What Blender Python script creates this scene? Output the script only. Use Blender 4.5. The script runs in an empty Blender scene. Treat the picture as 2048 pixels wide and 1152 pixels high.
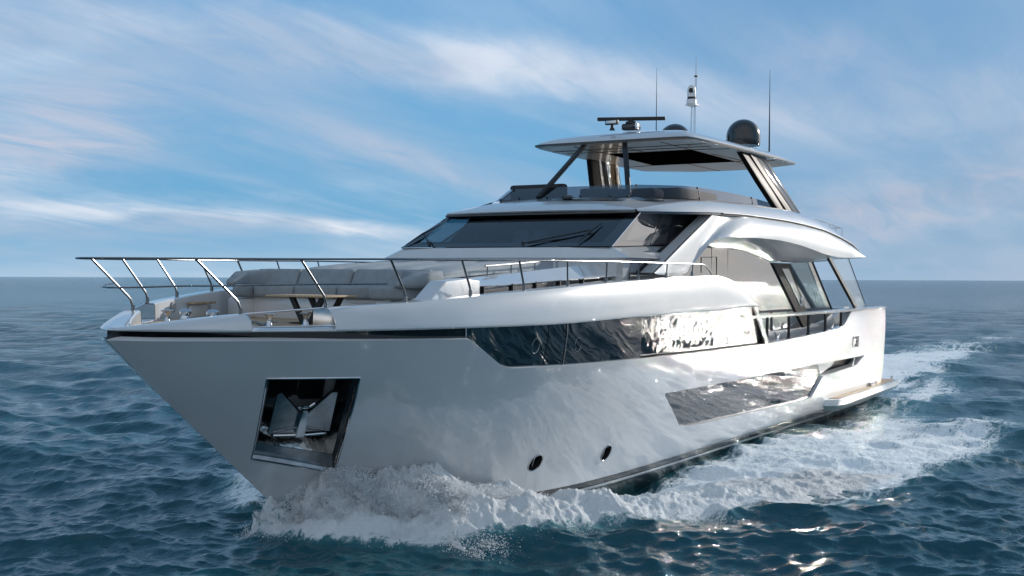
import bpy, bmesh, math, random
import numpy as np
from mathutils import Vector, Matrix
from mathutils.geometry import delaunay_2d_cdt
random.seed(5); RNG = np.random.default_rng(5)
sc = bpy.context.scene
COL = sc.collection

# ------------------------------------------------------------------ camera
YAW = 1.02875; TH = 0.008275; ROLL = math.atan(8/2048.)
CAM = Vector((-9.6855, -11.7718, 3.8232))
def rz(v, a): return Vector((v[0]*math.cos(a)-v[1]*math.sin(a), v[0]*math.sin(a)+v[1]*math.cos(a), v[2]))
Rt = rz((1, 0, 0), -YAW); Fw = rz((0, math.cos(TH), -math.sin(TH)), -YAW); Up = Rt.cross(Fw)
cr, sr = math.cos(ROLL), math.sin(ROLL)
R2 = cr*Rt + sr*Up; U2 = cr*Up - sr*Rt
cd = bpy.data.cameras.new('camera'); cam = bpy.data.objects.new('camera', cd); COL.objects.link(cam)
M = Matrix((R2, U2, -Fw)).transposed().to_4x4(); M.translation = CAM
cam.matrix_world = M
cd.sensor_width = 36; cd.lens = 36*2296.07/2048.; cd.clip_start = 0.1; cd.clip_end = 60000
sc.camera = cam
sc.render.resolution_x = 1024; sc.render.resolution_y = 576

# ------------------------------------------------------------------ sun direction, world
SUN_AZ = math.radians(-21); SUN_EL = math.radians(17)     # azimuth measured from +x towards +y
SD = Vector((math.cos(SUN_AZ)*math.cos(SUN_EL), math.sin(SUN_AZ)*math.cos(SUN_EL), math.sin(SUN_EL)))
ld = bpy.data.lights.new('sun', 'SUN'); ld.energy = 2.4; ld.angle = math.radians(0.6); ld.color = (1.0, 0.94, 0.86)
lo = bpy.data.objects.new('sun', ld); COL.objects.link(lo); lo.rotation_euler = SD.to_track_quat('Z', 'Y').to_euler()
lo.location = (0, 0, 40)
sc.cycles.blur_glossy = 0; sc.cycles.sample_clamp_indirect = 0
sc.view_settings.view_transform = 'Standard'; sc.view_settings.look = 'None'
sc.view_settings.exposure = 0.5; sc.view_settings.gamma = 1.0

def N(nt, t, **kw):
    n = nt.nodes.new(t)
    for k, v in kw.items():
        if k in ('operation', 'blend_type', 'data_type', 'noise_dimensions', 'feature', 'sky_type', 'wave_type', 'musgrave_type', 'vector_type', 'distance', 'attribute_name', 'interpolation_type', 'clamp', 'bands_direction'):
            setattr(n, k, v)
        else: n.inputs[k.replace('_', ' ') if isinstance(k, str) else k].default_value = v
    return n
def math_(nt, op, a, b=None, clamp=False):
    n = nt.nodes.new('ShaderNodeMath'); n.operation = op; n.use_clamp = clamp
    for i, v in enumerate((a, b)):
        if v is None: continue
        if isinstance(v, (int, float)): n.inputs[i].default_value = v
        else: nt.links.new(v, n.inputs[i])
    return n.outputs[0]
def mix(nt, f, a, b, blend='MIX'):
    n = nt.nodes.new('ShaderNodeMix'); n.data_type = 'RGBA'; n.blend_type = blend
    for s, v in ((n.inputs[0], f), (n.inputs[6], a), (n.inputs[7], b)):
        if isinstance(v, (int, float)): s.default_value = v
        elif isinstance(v, tuple): s.default_value = (*v, 1) if len(v) == 3 else v
        else: nt.links.new(v, s)
    return n.outputs[2]
def ss(nt, v, a, b):
    n = nt.nodes.new('ShaderNodeMapRange'); n.interpolation_type = 'SMOOTHSTEP'
    nt.links.new(v, n.inputs[0]); n.inputs[1].default_value = a; n.inputs[2].default_value = b
    return n.outputs[0]
def ramp(nt, v, stops):
    n = nt.nodes.new('ShaderNodeValToRGB'); nt.links.new(v, n.inputs[0]); e = n.color_ramp.elements
    while len(e) < len(stops): e.new(0.5)
    for el, (p, c) in zip(e, stops): el.position = p; el.color = (*c, 1)
    return n.outputs[0]

w = bpy.data.worlds.new('World'); sc.world = w; w.use_nodes = True
nt = w.node_tree; nt.nodes.clear()
wo = nt.nodes.new('ShaderNodeOutputWorld'); bg = nt.nodes.new('ShaderNodeBackground')
sky = nt.nodes.new('ShaderNodeTexSky'); sky.sky_type = 'NISHITA'; sky.sun_disc = False
sky.sun_elevation = SUN_EL; sky.sun_rotation = math.atan2(SD.x, SD.y); sky.air_density = 1.0; sky.dust_density = 1.5
tc = nt.nodes.new('ShaderNodeTexCoord'); sep = nt.nodes.new('ShaderNodeSeparateXYZ')
nt.links.new(tc.outputs['Generated'], sep.inputs[0])
z = sep.outputs[2]; zc = math_(nt, 'MAXIMUM', z, 0.0)
base = ramp(nt, zc, [(0.0, (.37, .55, .72)), (.012, (.25, .47, .68)), (.045, (.12, .37, .62)), (.12, (.14, .38, .64)), (.25, (.15, .36, .63)), (.5, (.15, .29, .46)), (1.0, (.16, .27, .42))])
# clouds: direction projected on a ceiling plane
den = math_(nt, 'ADD', zc, 0.16)
comb = nt.nodes.new('ShaderNodeCombineXYZ')
nt.links.new(math_(nt, 'DIVIDE', sep.outputs[0], den), comb.inputs[0]); nt.links.new(math_(nt, 'DIVIDE', sep.outputs[1], den), comb.inputs[1])
def cloud(rot, scale, nscale, detail, rough, loc=(0, 0, 0), dist=0.4):
    mp = nt.nodes.new('ShaderNodeMapping'); mp.inputs['Rotation'].default_value = (0, 0, rot); mp.inputs['Scale'].default_value = scale; mp.inputs['Location'].default_value = loc
    nt.links.new(comb.outputs[0], mp.inputs[0])
    n = nt.nodes.new('ShaderNodeTexNoise'); n.inputs['Scale'].default_value = nscale; n.inputs['Detail'].default_value = detail
    n.inputs['Roughness'].default_value = rough; n.inputs['Distortion'].default_value = dist
    nt.links.new(mp.outputs[0], n.inputs[0]); return n.outputs[0]
c1 = cloud(math.radians(34), (0.42, 1.5, 1), 1.15, 7, .55, (3.1, 7.3, 0), .5)
c2 = cloud(math.radians(48), (0.7, 2.1, 1), 2.1, 8, .60, (1.7, 2.2, 0), .8)
c3 = cloud(math.radians(5), (1.0, 1.0, 1), .9, 5, .5, (8.5, .4, 0))
m1 = ss(nt, c1, .44, .66); m2 = ss(nt, c2, .42, .74); m3 = ss(nt, c3, .42, .62)
m2 = math_(nt, 'MULTIPLY', m2, math_(nt, 'ADD', math_(nt, 'MULTIPLY', m3, .8), .15))
cm = math_(nt, 'MULTIPLY', math_(nt, 'MAXIMUM', math_(nt, 'MULTIPLY', m1, .80), math_(nt, 'MULTIPLY', m2, .6)), math_(nt, 'ADD', math_(nt, 'MULTIPLY', ss(nt, zc, .55, .22), .8), .2))
BANDS = [((0.099, 0.1739, -0.9798), 0.0209, 0.9, (0.6829, 0.7027, 0.1996), 0.392), ((0.0825, 0.2092, -0.9744), 0.0148, 0.72, (0.8903, 0.4243, 0.1656), 0.2787), ((-0.0006, 0.0704, -0.9975), 0.0052, 1.1, (0.705, 0.7075, 0.0492), 0.1873), ((-0.0888, 0.2923, -0.9522), 0.0078, 0.7, (0.7978, 0.5936, 0.106), 0.1437), ((0.1614, 0.0177, -0.9867), 0.0261, 0.9, (0.5573, 0.8238, 0.1032), 0.1307), ((0.0964, 0.3272, -0.94), 0.0261, 0.5, (0.9719, 0.1755, 0.1567), 0.2265), ((0.0951, -0.1122, -0.9891), 0.027, 1.0, (0.9863, 0.1397, 0.0881), 0.2091), ((-0.0151, 0.0736, -0.9972), 0.0152, 0.6, (0.5894, 0.8063, 0.0494), 0.1829), ((-0.0007, 0.1737, -0.9848), 0.0218, 0.4, (0.6853, 0.7164, 0.1309), 0.2178), ((0.0858, 0.1429, -0.986), 0.0174, 0.5, (0.623, 0.7642, 0.167), 0.1829)]
DKDIR = (0.9741, 0.103, 0.2011)
def vdot(v, c):
    n = nt.nodes.new('ShaderNodeVectorMath'); n.operation = 'DOT_PRODUCT'; nt.links.new(v, n.inputs[0]); n.inputs[1].default_value = c; return n.outputs['Value']
wn = nt.nodes.new('ShaderNodeTexNoise'); wn.inputs['Scale'].default_value = 5; wn.inputs['Detail'].default_value = 6; wn.inputs['Roughness'].default_value = .55
nt.links.new(tc.outputs['Generated'], wn.inputs[0]); wv = math_(nt, 'MULTIPLY', math_(nt, 'SUBTRACT', wn.outputs[0], .5), .13)
tx = cloud(math.radians(40), (0.5, 1.6, 1), 3.0, 9, .62, (5.5, 2.9, 0), .9); tx = ss(nt, tx, .30, .70)
cm = math_(nt, 'MULTIPLY', cm, .34); wc = 0.0
for (bn, bw_, bs, bc, be) in BANDS:
    d = math_(nt, 'DIVIDE', math_(nt, 'ABSOLUTE', math_(nt, 'ADD', vdot(tc.outputs['Generated'], bn), math_(nt, 'MULTIPLY', wv, min(1, bw_*30)))), bw_)
    g = math_(nt, 'SUBTRACT', 1.0, ss(nt, d, .0, 2.1))
    ext = ss(nt, vdot(tc.outputs['Generated'], bc), math.cos(min(1.2, be*1.25)), math.cos(be*.35))
    g = math_(nt, 'MULTIPLY', math_(nt, 'MULTIPLY', g, ext), math_(nt, 'ADD', math_(nt, 'MULTIPLY', tx, .75*bs), .35*bs))
    if bc[2] < .16 and be > .12 and bw_ > .02: wc = math_(nt, 'ADD', wc, g, True) if not isinstance(wc, float) else g
    cm = math_(nt, 'SUBTRACT', 1.0, math_(nt, 'MULTIPLY', math_(nt, 'SUBTRACT', 1.0, cm), math_(nt, 'SUBTRACT', 1.0, g)))
# glow of lit cloud and air towards the sun
dot = nt.nodes.new('ShaderNodeVectorMath'); dot.operation = 'DOT_PRODUCT'
nt.links.new(tc.outputs['Generated'], dot.inputs[0]); dot.inputs[1].default_value = SD
sg = ss(nt, dot.outputs['Value'], .86, .99); sg2 = math_(nt, 'POWER', math_(nt, 'MAXIMUM', dot.outputs['Value'], 0.0), 34.0)
ccol = mix(nt, m3, (.40, .50, .66), (.70, .76, .86))
ccol = mix(nt, math_(nt, 'MULTIPLY', wc, .8), ccol, (.56, .56, .66))
ccol = mix(nt, sg, ccol, (1.5, 1.3, 1.1))
skyc = mix(nt, cm, base, ccol)
low = ss(nt, zc, .10, 0.0)
lown = cloud(0, (1, 1, 1), 1.4, 4, .5, (4, 1, 0))
skyc = mix(nt, math_(nt, 'MULTIPLY', low, math_(nt, 'MULTIPLY', ss(nt, lown, .35, .65), .38)), skyc, (.44, .56, .72))
skyc = mix(nt, math_(nt, 'MULTIPLY', ss(nt, vdot(tc.outputs['Generated'], DKDIR), .90, .995), .42), skyc, (.10, .24, .46))
gm = nt.nodes.new('ShaderNodeMix'); gm.data_type = 'RGBA'; gm.blend_type = 'ADD'; nt.links.new(math_(nt, 'MULTIPLY', sg2, 1.0, True), gm.inputs[0])
nt.links.new(skyc, gm.inputs[6]); gm.inputs[7].default_value = (1.3, 1.05, .8, 1)
# added fill: bright out-of-view sky opposite the sun, lightens bow and foam
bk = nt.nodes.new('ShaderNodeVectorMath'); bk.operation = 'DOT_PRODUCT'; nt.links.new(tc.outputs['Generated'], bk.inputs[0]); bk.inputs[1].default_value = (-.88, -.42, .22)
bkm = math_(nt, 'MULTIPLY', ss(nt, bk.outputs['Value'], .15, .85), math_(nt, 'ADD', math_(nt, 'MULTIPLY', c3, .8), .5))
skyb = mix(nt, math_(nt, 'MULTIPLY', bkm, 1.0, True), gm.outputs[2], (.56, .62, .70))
# share of the physical sky
sk = nt.nodes.new('ShaderNodeMix'); sk.data_type = 'RGBA'; sk.blend_type = 'MULTIPLY'; sk.inputs[0].default_value = 1
nt.links.new(sky.outputs[0], sk.inputs[6]); sk.inputs[7].default_value = (.07, .07, .07, 1)
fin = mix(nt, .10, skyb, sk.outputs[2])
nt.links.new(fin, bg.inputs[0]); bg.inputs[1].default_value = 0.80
nt.links.new(bg.outputs[0], wo.inputs[0])

# ------------------------------------------------------------------ materials
MATS = {}
def pmat(name, col, rough=.5, metal=0, coat=0, coat_rough=.03, spec=.5, noise=None, bump=0, bscale=20, ior=None, coat_ior=1.5):
    if name in MATS: return MATS[name]
    m = bpy.data.materials.new(name); m.use_nodes = True; nt = m.node_tree; p = nt.nodes['Principled BSDF']
    p.inputs['Base Color'].default_value = (*col, 1); p.inputs['Roughness'].default_value = rough; p.inputs['Metallic'].default_value = metal
    p.inputs['Coat Weight'].default_value = coat; p.inputs['Coat Roughness'].default_value = coat_rough
    p.inputs['Specular IOR Level'].default_value = spec
    p.inputs['Coat IOR'].default_value = coat_ior
    if ior: p.inputs['IOR'].default_value = ior
    tc = nt.nodes.new('ShaderNodeTexCoord')
    if noise:
        n = nt.nodes.new('ShaderNodeTexNoise'); n.inputs['Scale'].default_value = noise[0]; n.inputs['Detail'].default_value = 5
        nt.links.new(tc.outputs['Object'], n.inputs[0])
        c = mix(nt, ss(nt, n.outputs[0], .3, .7), tuple(a*(1-noise[1]) for a in col), tuple(min(1, a*(1+noise[1])) for a in col))
        nt.links.new(c, p.inputs['Base Color'])
        r = math_(nt, 'ADD', math_(nt, 'MULTIPLY', n.outputs[0], .1), max(rough-.05, .0)); nt.links.new(r, p.inputs['Roughness'])
    if bump:
        n = nt.nodes.new('ShaderNodeTexNoise'); n.inputs['Scale'].default_value = bscale; n.inputs['Detail'].default_value = 3
        nt.links.new(tc.outputs['Object'], n.inputs[0])
        b = nt.nodes.new('ShaderNodeBump'); b.inputs['Strength'].default_value = 1; b.inputs['Distance'].default_value = bump
        nt.links.new(n.outputs[0], b.inputs['Height']); nt.links.new(b.outputs[0], p.inputs['Normal'])
        if coat: nt.links.new(b.outputs[0], p.inputs['Coat Normal'])
    MATS[name] = m; return m
WHITE = pmat('white_gelcoat', (.64, .65, .66), .30, coat=1.0, coat_rough=.015, noise=(.8, .03), bump=.0035, bscale=2.2, coat_ior=1.9)
WHITE2 = pmat('white_superstructure', (.60, .61, .62), .35, coat=1.0, coat_rough=.015, noise=(1.3, .03), bump=.001, bscale=1.2, coat_ior=1.8)
CREAM = pmat('cream_moulding', (.58, .54, .47), .4, coat=.5)
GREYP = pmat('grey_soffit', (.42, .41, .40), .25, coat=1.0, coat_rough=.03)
BLACK = pmat('black_gloss', (.008, .009, .011), .12, coat=.6)
BLACKM = pmat('black_matte', (.012, .012, .013), .55)
BOOT = pmat('dark_boot_paint', (.022, .020, .020), .22, coat=.6, coat_rough=.05, noise=(3, .2))
CHROME = pmat('polished_steel', (.62, .63, .65), .10, metal=1, noise=(6, .05))
STEELD = pmat('brushed_steel', (.46, .47, .48), .25, metal=1, noise=(3, .25), bump=.004, bscale=3)
FABRIC = pmat('grey_fabric', (.25, .28, .30), .85, noise=(8, .08), bump=.0015, bscale=260)
FABRICD = pmat('charcoal_fabric', (.05, .05, .055), .9, noise=(8, .1))
PAD = pmat('pale_fabric', (.34, .37, .39), .85, noise=(5, .07), bump=.0015, bscale=220)
SATIN = pmat('black_satin', (.010, .010, .011), .38, spec=.3)
FLATB = pmat('black_frame_paint', (.008, .008, .009), .5, spec=.12)
RAILC = pmat('rail_steel', (.20, .21, .22), .28, metal=1, noise=(6, .05))
RUB = pmat('black_rubber', (.01, .01, .01), .5)
DOME = pmat('black_dome_shell', (.012, .013, .014), .18, coat=.5)
WPLAST = pmat('white_plastic', (.75, .75, .75), .35)

def glassmat(name, tint, refl_rough=.02, ior=1.5, opaque=False, wav=0, wscale=3, metalness=0):
    m = bpy.data.materials.new(name); m.use_nodes = True; nt = m.node_tree; p = nt.nodes['Principled BSDF']; out = nt.nodes['Material Output']
    g = nt.nodes.new('ShaderNodeBsdfGlossy'); g.inputs['Roughness'].default_value = refl_rough; g.inputs['Color'].default_value = (.95, .97, 1, 1)
    fr = nt.nodes.new('ShaderNodeFresnel'); gq = nt.nodes.new('ShaderNodeNewGeometry')
    mi = nt.nodes.new('ShaderNodeMix'); mi.data_type = 'FLOAT'; nt.links.new(gq.outputs['Backfacing'], mi.inputs[0]); mi.inputs[2].default_value = ior; mi.inputs[3].default_value = 1/ior; nt.links.new(mi.outputs[0], fr.inputs['IOR'])
    if wav:
        tc = nt.nodes.new('ShaderNodeTexCoord'); n = nt.nodes.new('ShaderNodeTexNoise'); n.inputs['Scale'].default_value = wscale; n.inputs['Detail'].default_value = 2
        nt.links.new(tc.outputs['Object'], n.inputs[0]); b = nt.nodes.new('ShaderNodeBump'); b.inputs['Distance'].default_value = wav; b.inputs['Strength'].default_value = 1
        nt.links.new(n.outputs[0], b.inputs['Height']); nt.links.new(b.outputs[0], g.inputs['Normal']); nt.links.new(b.outputs[0], fr.inputs['Normal'])
    if opaque:
        d = nt.nodes.new('ShaderNodeBsdfDiffuse'); d.inputs[0].default_value = (*tint, 1)
    else:
        d = nt.nodes.new('ShaderNodeBsdfTransparent'); d.inputs[0].default_value = (*tint, 1)
    mx = nt.nodes.new('ShaderNodeMixShader'); nt.links.new(fr.outputs[0], mx.inputs[0]); nt.links.new(d.outputs[0], mx.inputs[1]); nt.links.new(g.outputs[0], mx.inputs[2])
    nt.links.new(mx.outputs[0], out.inputs[0]); nt.nodes.remove(p); return m
HGLASS = glassmat('dark_hull_glass', (.006, .007, .008), .012, 2.7, True, wav=.0045, wscale=1.4)
HGLASS2 = glassmat('bent_hull_glass', (.006, .007, .008), .010, 2.9, True, wav=.022, wscale=1.5)
PORTG = glassmat('dark_port_glass', (.006, .007, .008), .02, 1.3, True)
LGLASS = glassmat('lower_hull_glass', (.006, .007, .008), .012, 2.15, True, wav=.007, wscale=1.8)
PGLASS = glassmat('smoked_panel_glass', (.06, .065, .072), .08, 1.22, True)
SGLASS = glassmat('saloon_mirror_glass', (.06, .07, .078), .02, 3.0, True, wav=.004, wscale=.5)
WGLASS = glassmat('windscreen_glass', (.16, .25, .29), .015, 1.34)
TGLASS = glassmat('tinted_clear_glass', (.24, .25, .28), .02, 1.4)
SIDEG = glassmat('side_glass', (.045, .052, .058), .03, 2.2, True)
CLEARG = glassmat('clear_glass', (.72, .82, .87), .02, 1.25)

def teak():
    m = bpy.data.materials.new('teak_planks'); m.use_nodes = True; nt = m.node_tree; p = nt.nodes['Principled BSDF']
    tc = nt.nodes.new('ShaderNodeTexCoord'); sp = nt.nodes.new('ShaderNodeSeparateXYZ'); nt.links.new(tc.outputs['Object'], sp.inputs[0])
    fr = math_(nt, 'FRACT', math_(nt, 'MULTIPLY', sp.outputs[1], 16.0)); line = math_(nt, 'LESS_THAN', fr, .09)
    n = nt.nodes.new('ShaderNodeTexNoise'); n.inputs['Scale'].default_value = 6; n.inputs['Detail'].default_value = 6
    mp = nt.nodes.new('ShaderNodeMapping'); mp.inputs['Scale'].default_value = (1, 9, 1); nt.links.new(tc.outputs['Object'], mp.inputs[0]); nt.links.new(mp.outputs[0], n.inputs[0])
    c = mix(nt, n.outputs[0], (.40, .27, .16), (.58, .43, .28)); c = mix(nt, line, c, (.03, .025, .02))
    nt.links.new(c, p.inputs['Base Color']); p.inputs['Roughness'].default_value = .6; return m
TEAK = teak()

# ------------------------------------------------------------------ mesh helpers
def finish(me, name, mat, parent, smooth=True, angle=35):
    me.materials.append(mat)
    if smooth:
        me.polygons.foreach_set('use_smooth', [True]*len(me.polygons)); me.set_sharp_from_angle(angle=math.radians(angle))
    me.validate(); me.update()
    o = bpy.data.objects.new(name, me); COL.objects.link(o)
    if parent: o.parent = parent
    return o
def from_bm(bm, name, mat, parent, smooth=True, angle=35, recalc=True):
    if recalc: bmesh.ops.recalc_face_normals(bm, faces=bm.faces[:])
    me = bpy.data.meshes.new(name); bm.to_mesh(me); bm.free()
    return finish(me, name, mat, parent, smooth, angle)
def polymesh(name, V, F, mat, parent, smooth=True, angle=35, recalc=True):
    bm = bmesh.new(); vs = [bm.verts.new(v) for v in V]
    for f in F:
        try: bm.faces.new([vs[i] for i in f])
        except ValueError: pass
    return from_bm(bm, name, mat, parent, smooth, angle, recalc)
class B:
    """collects shapes into one mesh"""
    def __init__(s): s.bm = bmesh.new()
    def box(s, c, size, bevel=0, rot=(0, 0, 0), seg=2):
        r = bmesh.ops.create_cube(s.bm, size=1); vs = r['verts']
        bmesh.ops.scale(s.bm, vec=size, verts=vs)
        if bevel:
            es = list({e for v in vs for e in v.link_edges})
            rr = bmesh.ops.bevel(s.bm, geom=es, offset=bevel, segments=seg, affect='EDGES', profile=.5); vs = list({v for f in rr['faces'] for v in f.verts} | {v for v in vs if v.is_valid})
            vs = [v for v in vs if v.is_valid]
        Mx = Matrix.Translation(c) @ (Matrix.Rotation(rot[2], 4, 'Z') @ Matrix.Rotation(rot[1], 4, 'Y') @ Matrix.Rotation(rot[0], 4, 'X'))
        bmesh.ops.transform(s.bm, matrix=Mx, verts=vs); return s
    def prism(s, poly, vec, bevel=0, seg=2):
        """planar polygon (3D points) extruded by vec"""
        vec = Vector(vec); a = [s.bm.verts.new(p) for p in poly]; b = [s.bm.verts.new(Vector(p)+vec) for p in poly]; n = len(poly)
        fs = [s.bm.faces.new(a), s.bm.faces.new(b[::-1])] + [s.bm.faces.new((a[i], a[(i+1) % n], b[(i+1) % n], b[i])) for i in range(n)]
        if bevel:
            bmesh.ops.recalc_face_normals(s.bm, faces=fs)
            es = list({e for f in fs for e in f.edges})
            bmesh.ops.bevel(s.bm, geom=es, offset=bevel, segments=seg, affect='EDGES', profile=.5)
        return s
    def tube(s, pts, r, res=10, closed=False, radii=None):
        pts = [Vector(p) for p in pts]; n = len(pts); rings = []
        up = Vector((0, 0, 1)); prev = None
        for i, p in enumerate(pts):
            if closed: t = (pts[(i+1) % n]-pts[i-1])
            else: t = pts[min(i+1, n-1)]-pts[max(i-1, 0)]
            t.normalize()
            if prev is None:
                a = t.cross(up); a = t.cross(Vector((1, 0, 0))) if a.length < .05 else a
            else: a = prev - t*prev.dot(t)
            a.normalize(); b = t.cross(a); prev = a
            rr = radii[i] if radii else r
            rings.append([s.bm.verts.new(p + (a*math.cos(2*math.pi*k/res)+b*math.sin(2*math.pi*k/res))*rr) for k in range(res)])
        for i in range(n if closed else n-1):
            A, Bq = rings[i], rings[(i+1) % n]
            for k in range(res): s.bm.faces.new((A[k], A[(k+1) % res], Bq[(k+1) % res], Bq[k]))
        if not closed: s.bm.faces.new(rings[0][::-1]); s.bm.faces.new(rings[-1])
        return s
    def lathe(s, prof, c, res=24, axis='Z'):
        rings = []
        for (r, h) in prof:
            ring = []
            for k in range(res):
                a = 2*math.pi*k/res; v = Vector((r*math.cos(a), r*math.sin(a), h))
                if axis == 'Y': v = Vector((v.x, v.z, v.y))
                if axis == 'X': v = Vector((v.z, v.x, v.y))
                ring.append(s.bm.verts.new(v+Vector(c)))
            rings.append(ring)
        for A, Bq in zip(rings[:-1], rings[1:]):
            for k in range(res): s.bm.faces.new((A[k], A[(k+1) % res], Bq[(k+1) % res], Bq[k]))
        s.bm.faces.new(rings[0][::-1]); s.bm.faces.new(rings[-1]); return s
    def loft(s, rows, closed=False, capends=False):
        R = [[s.bm.verts.new(p) for p in row] for row in rows]
        for A, Bq in zip(R[:-1], R[1:]):
            n = len(A)
            for k in range(n if closed else n-1):
                q = (A[k], A[(k+1) % n], Bq[(k+1) % n], Bq[k])
                if len({tuple(round(c, 5) for c in v.co) for v in q}) >= 3:
                    try: s.bm.faces.new(q)
                    except ValueError: pass
        if capends:
            for r in (R[0][::-1], R[-1]):
                try: s.bm.faces.new(r)
                except ValueError: pass
        return s
    def mirror_y(s):
        g = s.bm.verts[:]+s.bm.edges[:]+s.bm.faces[:]
        d = bmesh.ops.duplicate(s.bm, geom=g)
        vs = [x for x in d['geom'] if isinstance(x, bmesh.types.BMVert)]; fs = [x for x in d['geom'] if isinstance(x, bmesh.types.BMFace)]
        for v in vs: v.co.y = -v.co.y
        bmesh.ops.reverse_faces(s.bm, faces=fs); return s
    def done(s, name, mat, parent=None, smooth=True, angle=35, merge=False, sub=0):
        if merge: bmesh.ops.remove_doubles(s.bm, verts=s.bm.verts[:], dist=.0004)
        o = from_bm(s.bm, name, mat, parent, smooth, angle)
        if sub:
            md = o.modifiers.new('sub', 'SUBSURF'); md.levels = sub; md.render_levels = sub
        return o
def label(o, text): o['label'] = text; return o

def pch(xs, ys):
    """monotone cubic interpolation"""
    xs = np.array(xs, float); ys = np.array(ys, float); h = np.diff(xs); d = np.diff(ys)/h
    m = np.zeros_like(ys); m[0] = d[0]; m[-1] = d[-1]
    for i in range(1, len(xs)-1):
        if d[i-1]*d[i] > 0:
            w1 = 2*h[i]+h[i-1]; w2 = h[i]+2*h[i-1]; m[i] = (w1+w2)/(w1/d[i-1]+w2/d[i])
    def f(x):
        x = np.clip(np.asarray(x, float), xs[0], xs[-1]); i = np.clip(np.searchsorted(xs, x)-1, 0, len(xs)-2)
        t = (x-xs[i])/h[i]; t2 = t*t; t3 = t2*t
        return (2*t3-3*t2+1)*ys[i]+(t3-2*t2+t)*h[i]*m[i]+(-2*t3+3*t2)*ys[i+1]+(t3-t2)*h[i]*m[i+1]
    return f

# ------------------------------------------------------------------ hull form (x aft from the stem head, y starboard, z up)
K = pch([0, .06, .15, .35, .7, 1.24, 2.17, 3.23, 4.33, 6.43, 8, 10, 20, 27], [0, .13, .28, .53, .87, 1.32, 2.0, 2.52, 2.87, 3.24, 3.36, 3.42, 3.42, 3.38])
W = pch([0, .1, .4, .8, 1.6, 2.8, 4.8, 7.2, 11, 17, 24, 27], [0, .09, .36, .68, 1.33, 2.1, 2.6, 2.78, 2.9, 3.05, 3.16, 3.2])
XS = pch([-1.2, -.4, .1, .3, .55, 1.03, 1.67, 2.41, 3.03], [5.2, 3.9, 3.35, 3.17, 2.91, 2.34, 1.58, .70, .01])
ZK, ZB = 3.03, .30
PE = pch([0, 3, 8, 14, 27], [1.12, 1.05, .75, .6, .55])
def beam(x, z):
    x = np.asarray(x, float); z = np.asarray(z, float)
    s = np.maximum(x-XS(z), 0); bl = np.clip((x-3.5)/2.6, 0, 1); bl = bl*bl*(3-2*bl); t = np.clip((z-ZB)/(ZK-.60*bl-ZB), 0, 1); t = t+.45*bl*t*(1-t)
    b = W(s)+(K(s)-W(s))*t**PE(s)
    lo = np.clip((ZB-z)/1.4, 0, 1); return b*(1-.5*lo**1.3)
def hullP(x, z, off=0.0, sgn=-1):
    e = 1e-3; b = beam(x, z); bx = (beam(x+e, z)-beam(x-e, z))/(2*e); bz = (beam(x, z+e)-beam(x, z-e))/(2*e)
    # outward normal on port side is (bx, ... )
    n = np.stack([-bx, np.ones_like(b), -bz], -1); n /= np.linalg.norm(n, axis=-1, keepdims=True)
    P = np.stack([x+0*b, b, z+0*b], -1)-n*off
    P[..., 1] *= sgn; n = n*np.array([1, sgn, 1]); return P, n
def poly_round(poly, idx, r, seg=5):
    out = []; n = len(poly)
    for i, p in enumerate(poly):
        if i not in idx: out.append(p); continue
        p = Vector((*p, 0)); a = Vector((*poly[i-1], 0)); b = Vector((*poly[(i+1) % n], 0))
        rr = r if not isinstance(r, dict) else r[i]
        u = (a-p).normalized()*min(rr, (a-p).length*.45); v = (b-p).normalized()*min(rr, (b-p).length*.45)
        for k in range(seg+1):
            t = k/seg; q = (p+u)*(1-t)**2 + p*2*t*(1-t) + (p+v)*t*t; out.append((q.x, q.y))
    return out
def densify(poly, d=.08, closed=True):
    out = []; n = len(poly)
    for i in range(n if closed else n-1):
        a = np.array(poly[i], float); b = np.array(poly[(i+1) % n], float); k = max(1, int(np.ceil(np.linalg.norm(b-a)/d)))
        for j in range(k): out.append(tuple(a+(b-a)*j/k))
    if not closed: out.append(tuple(poly[-1]))
    return out
def inside(px, pz, poly):
    r = np.zeros(px.shape, bool); n = len(poly); j = n-1
    for i in range(n):
        xi, zi = poly[i]; xj, zj = poly[j]
        if zi != zj:
            c = ((zi > pz) != (zj > pz)) & (px < (xj-xi)*(pz-zi)/(zj-zi)+xi); r ^= c
        j = i
    return r
def dist_poly(px, pz, poly):
    P = np.stack([px, pz], -1); best = np.full(px.shape, 1e9); n = len(poly)
    for i in range(n):
        a = np.array(poly[i]); b = np.array(poly[(i+1) % n]); ab = b-a; L = ab@ab
        if L == 0: continue
        t = np.clip(((P-a)@ab)/L, 0, 1); best = np.minimum(best, np.linalg.norm(P-a-t[..., None]*ab, axis=-1))
    return best
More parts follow.
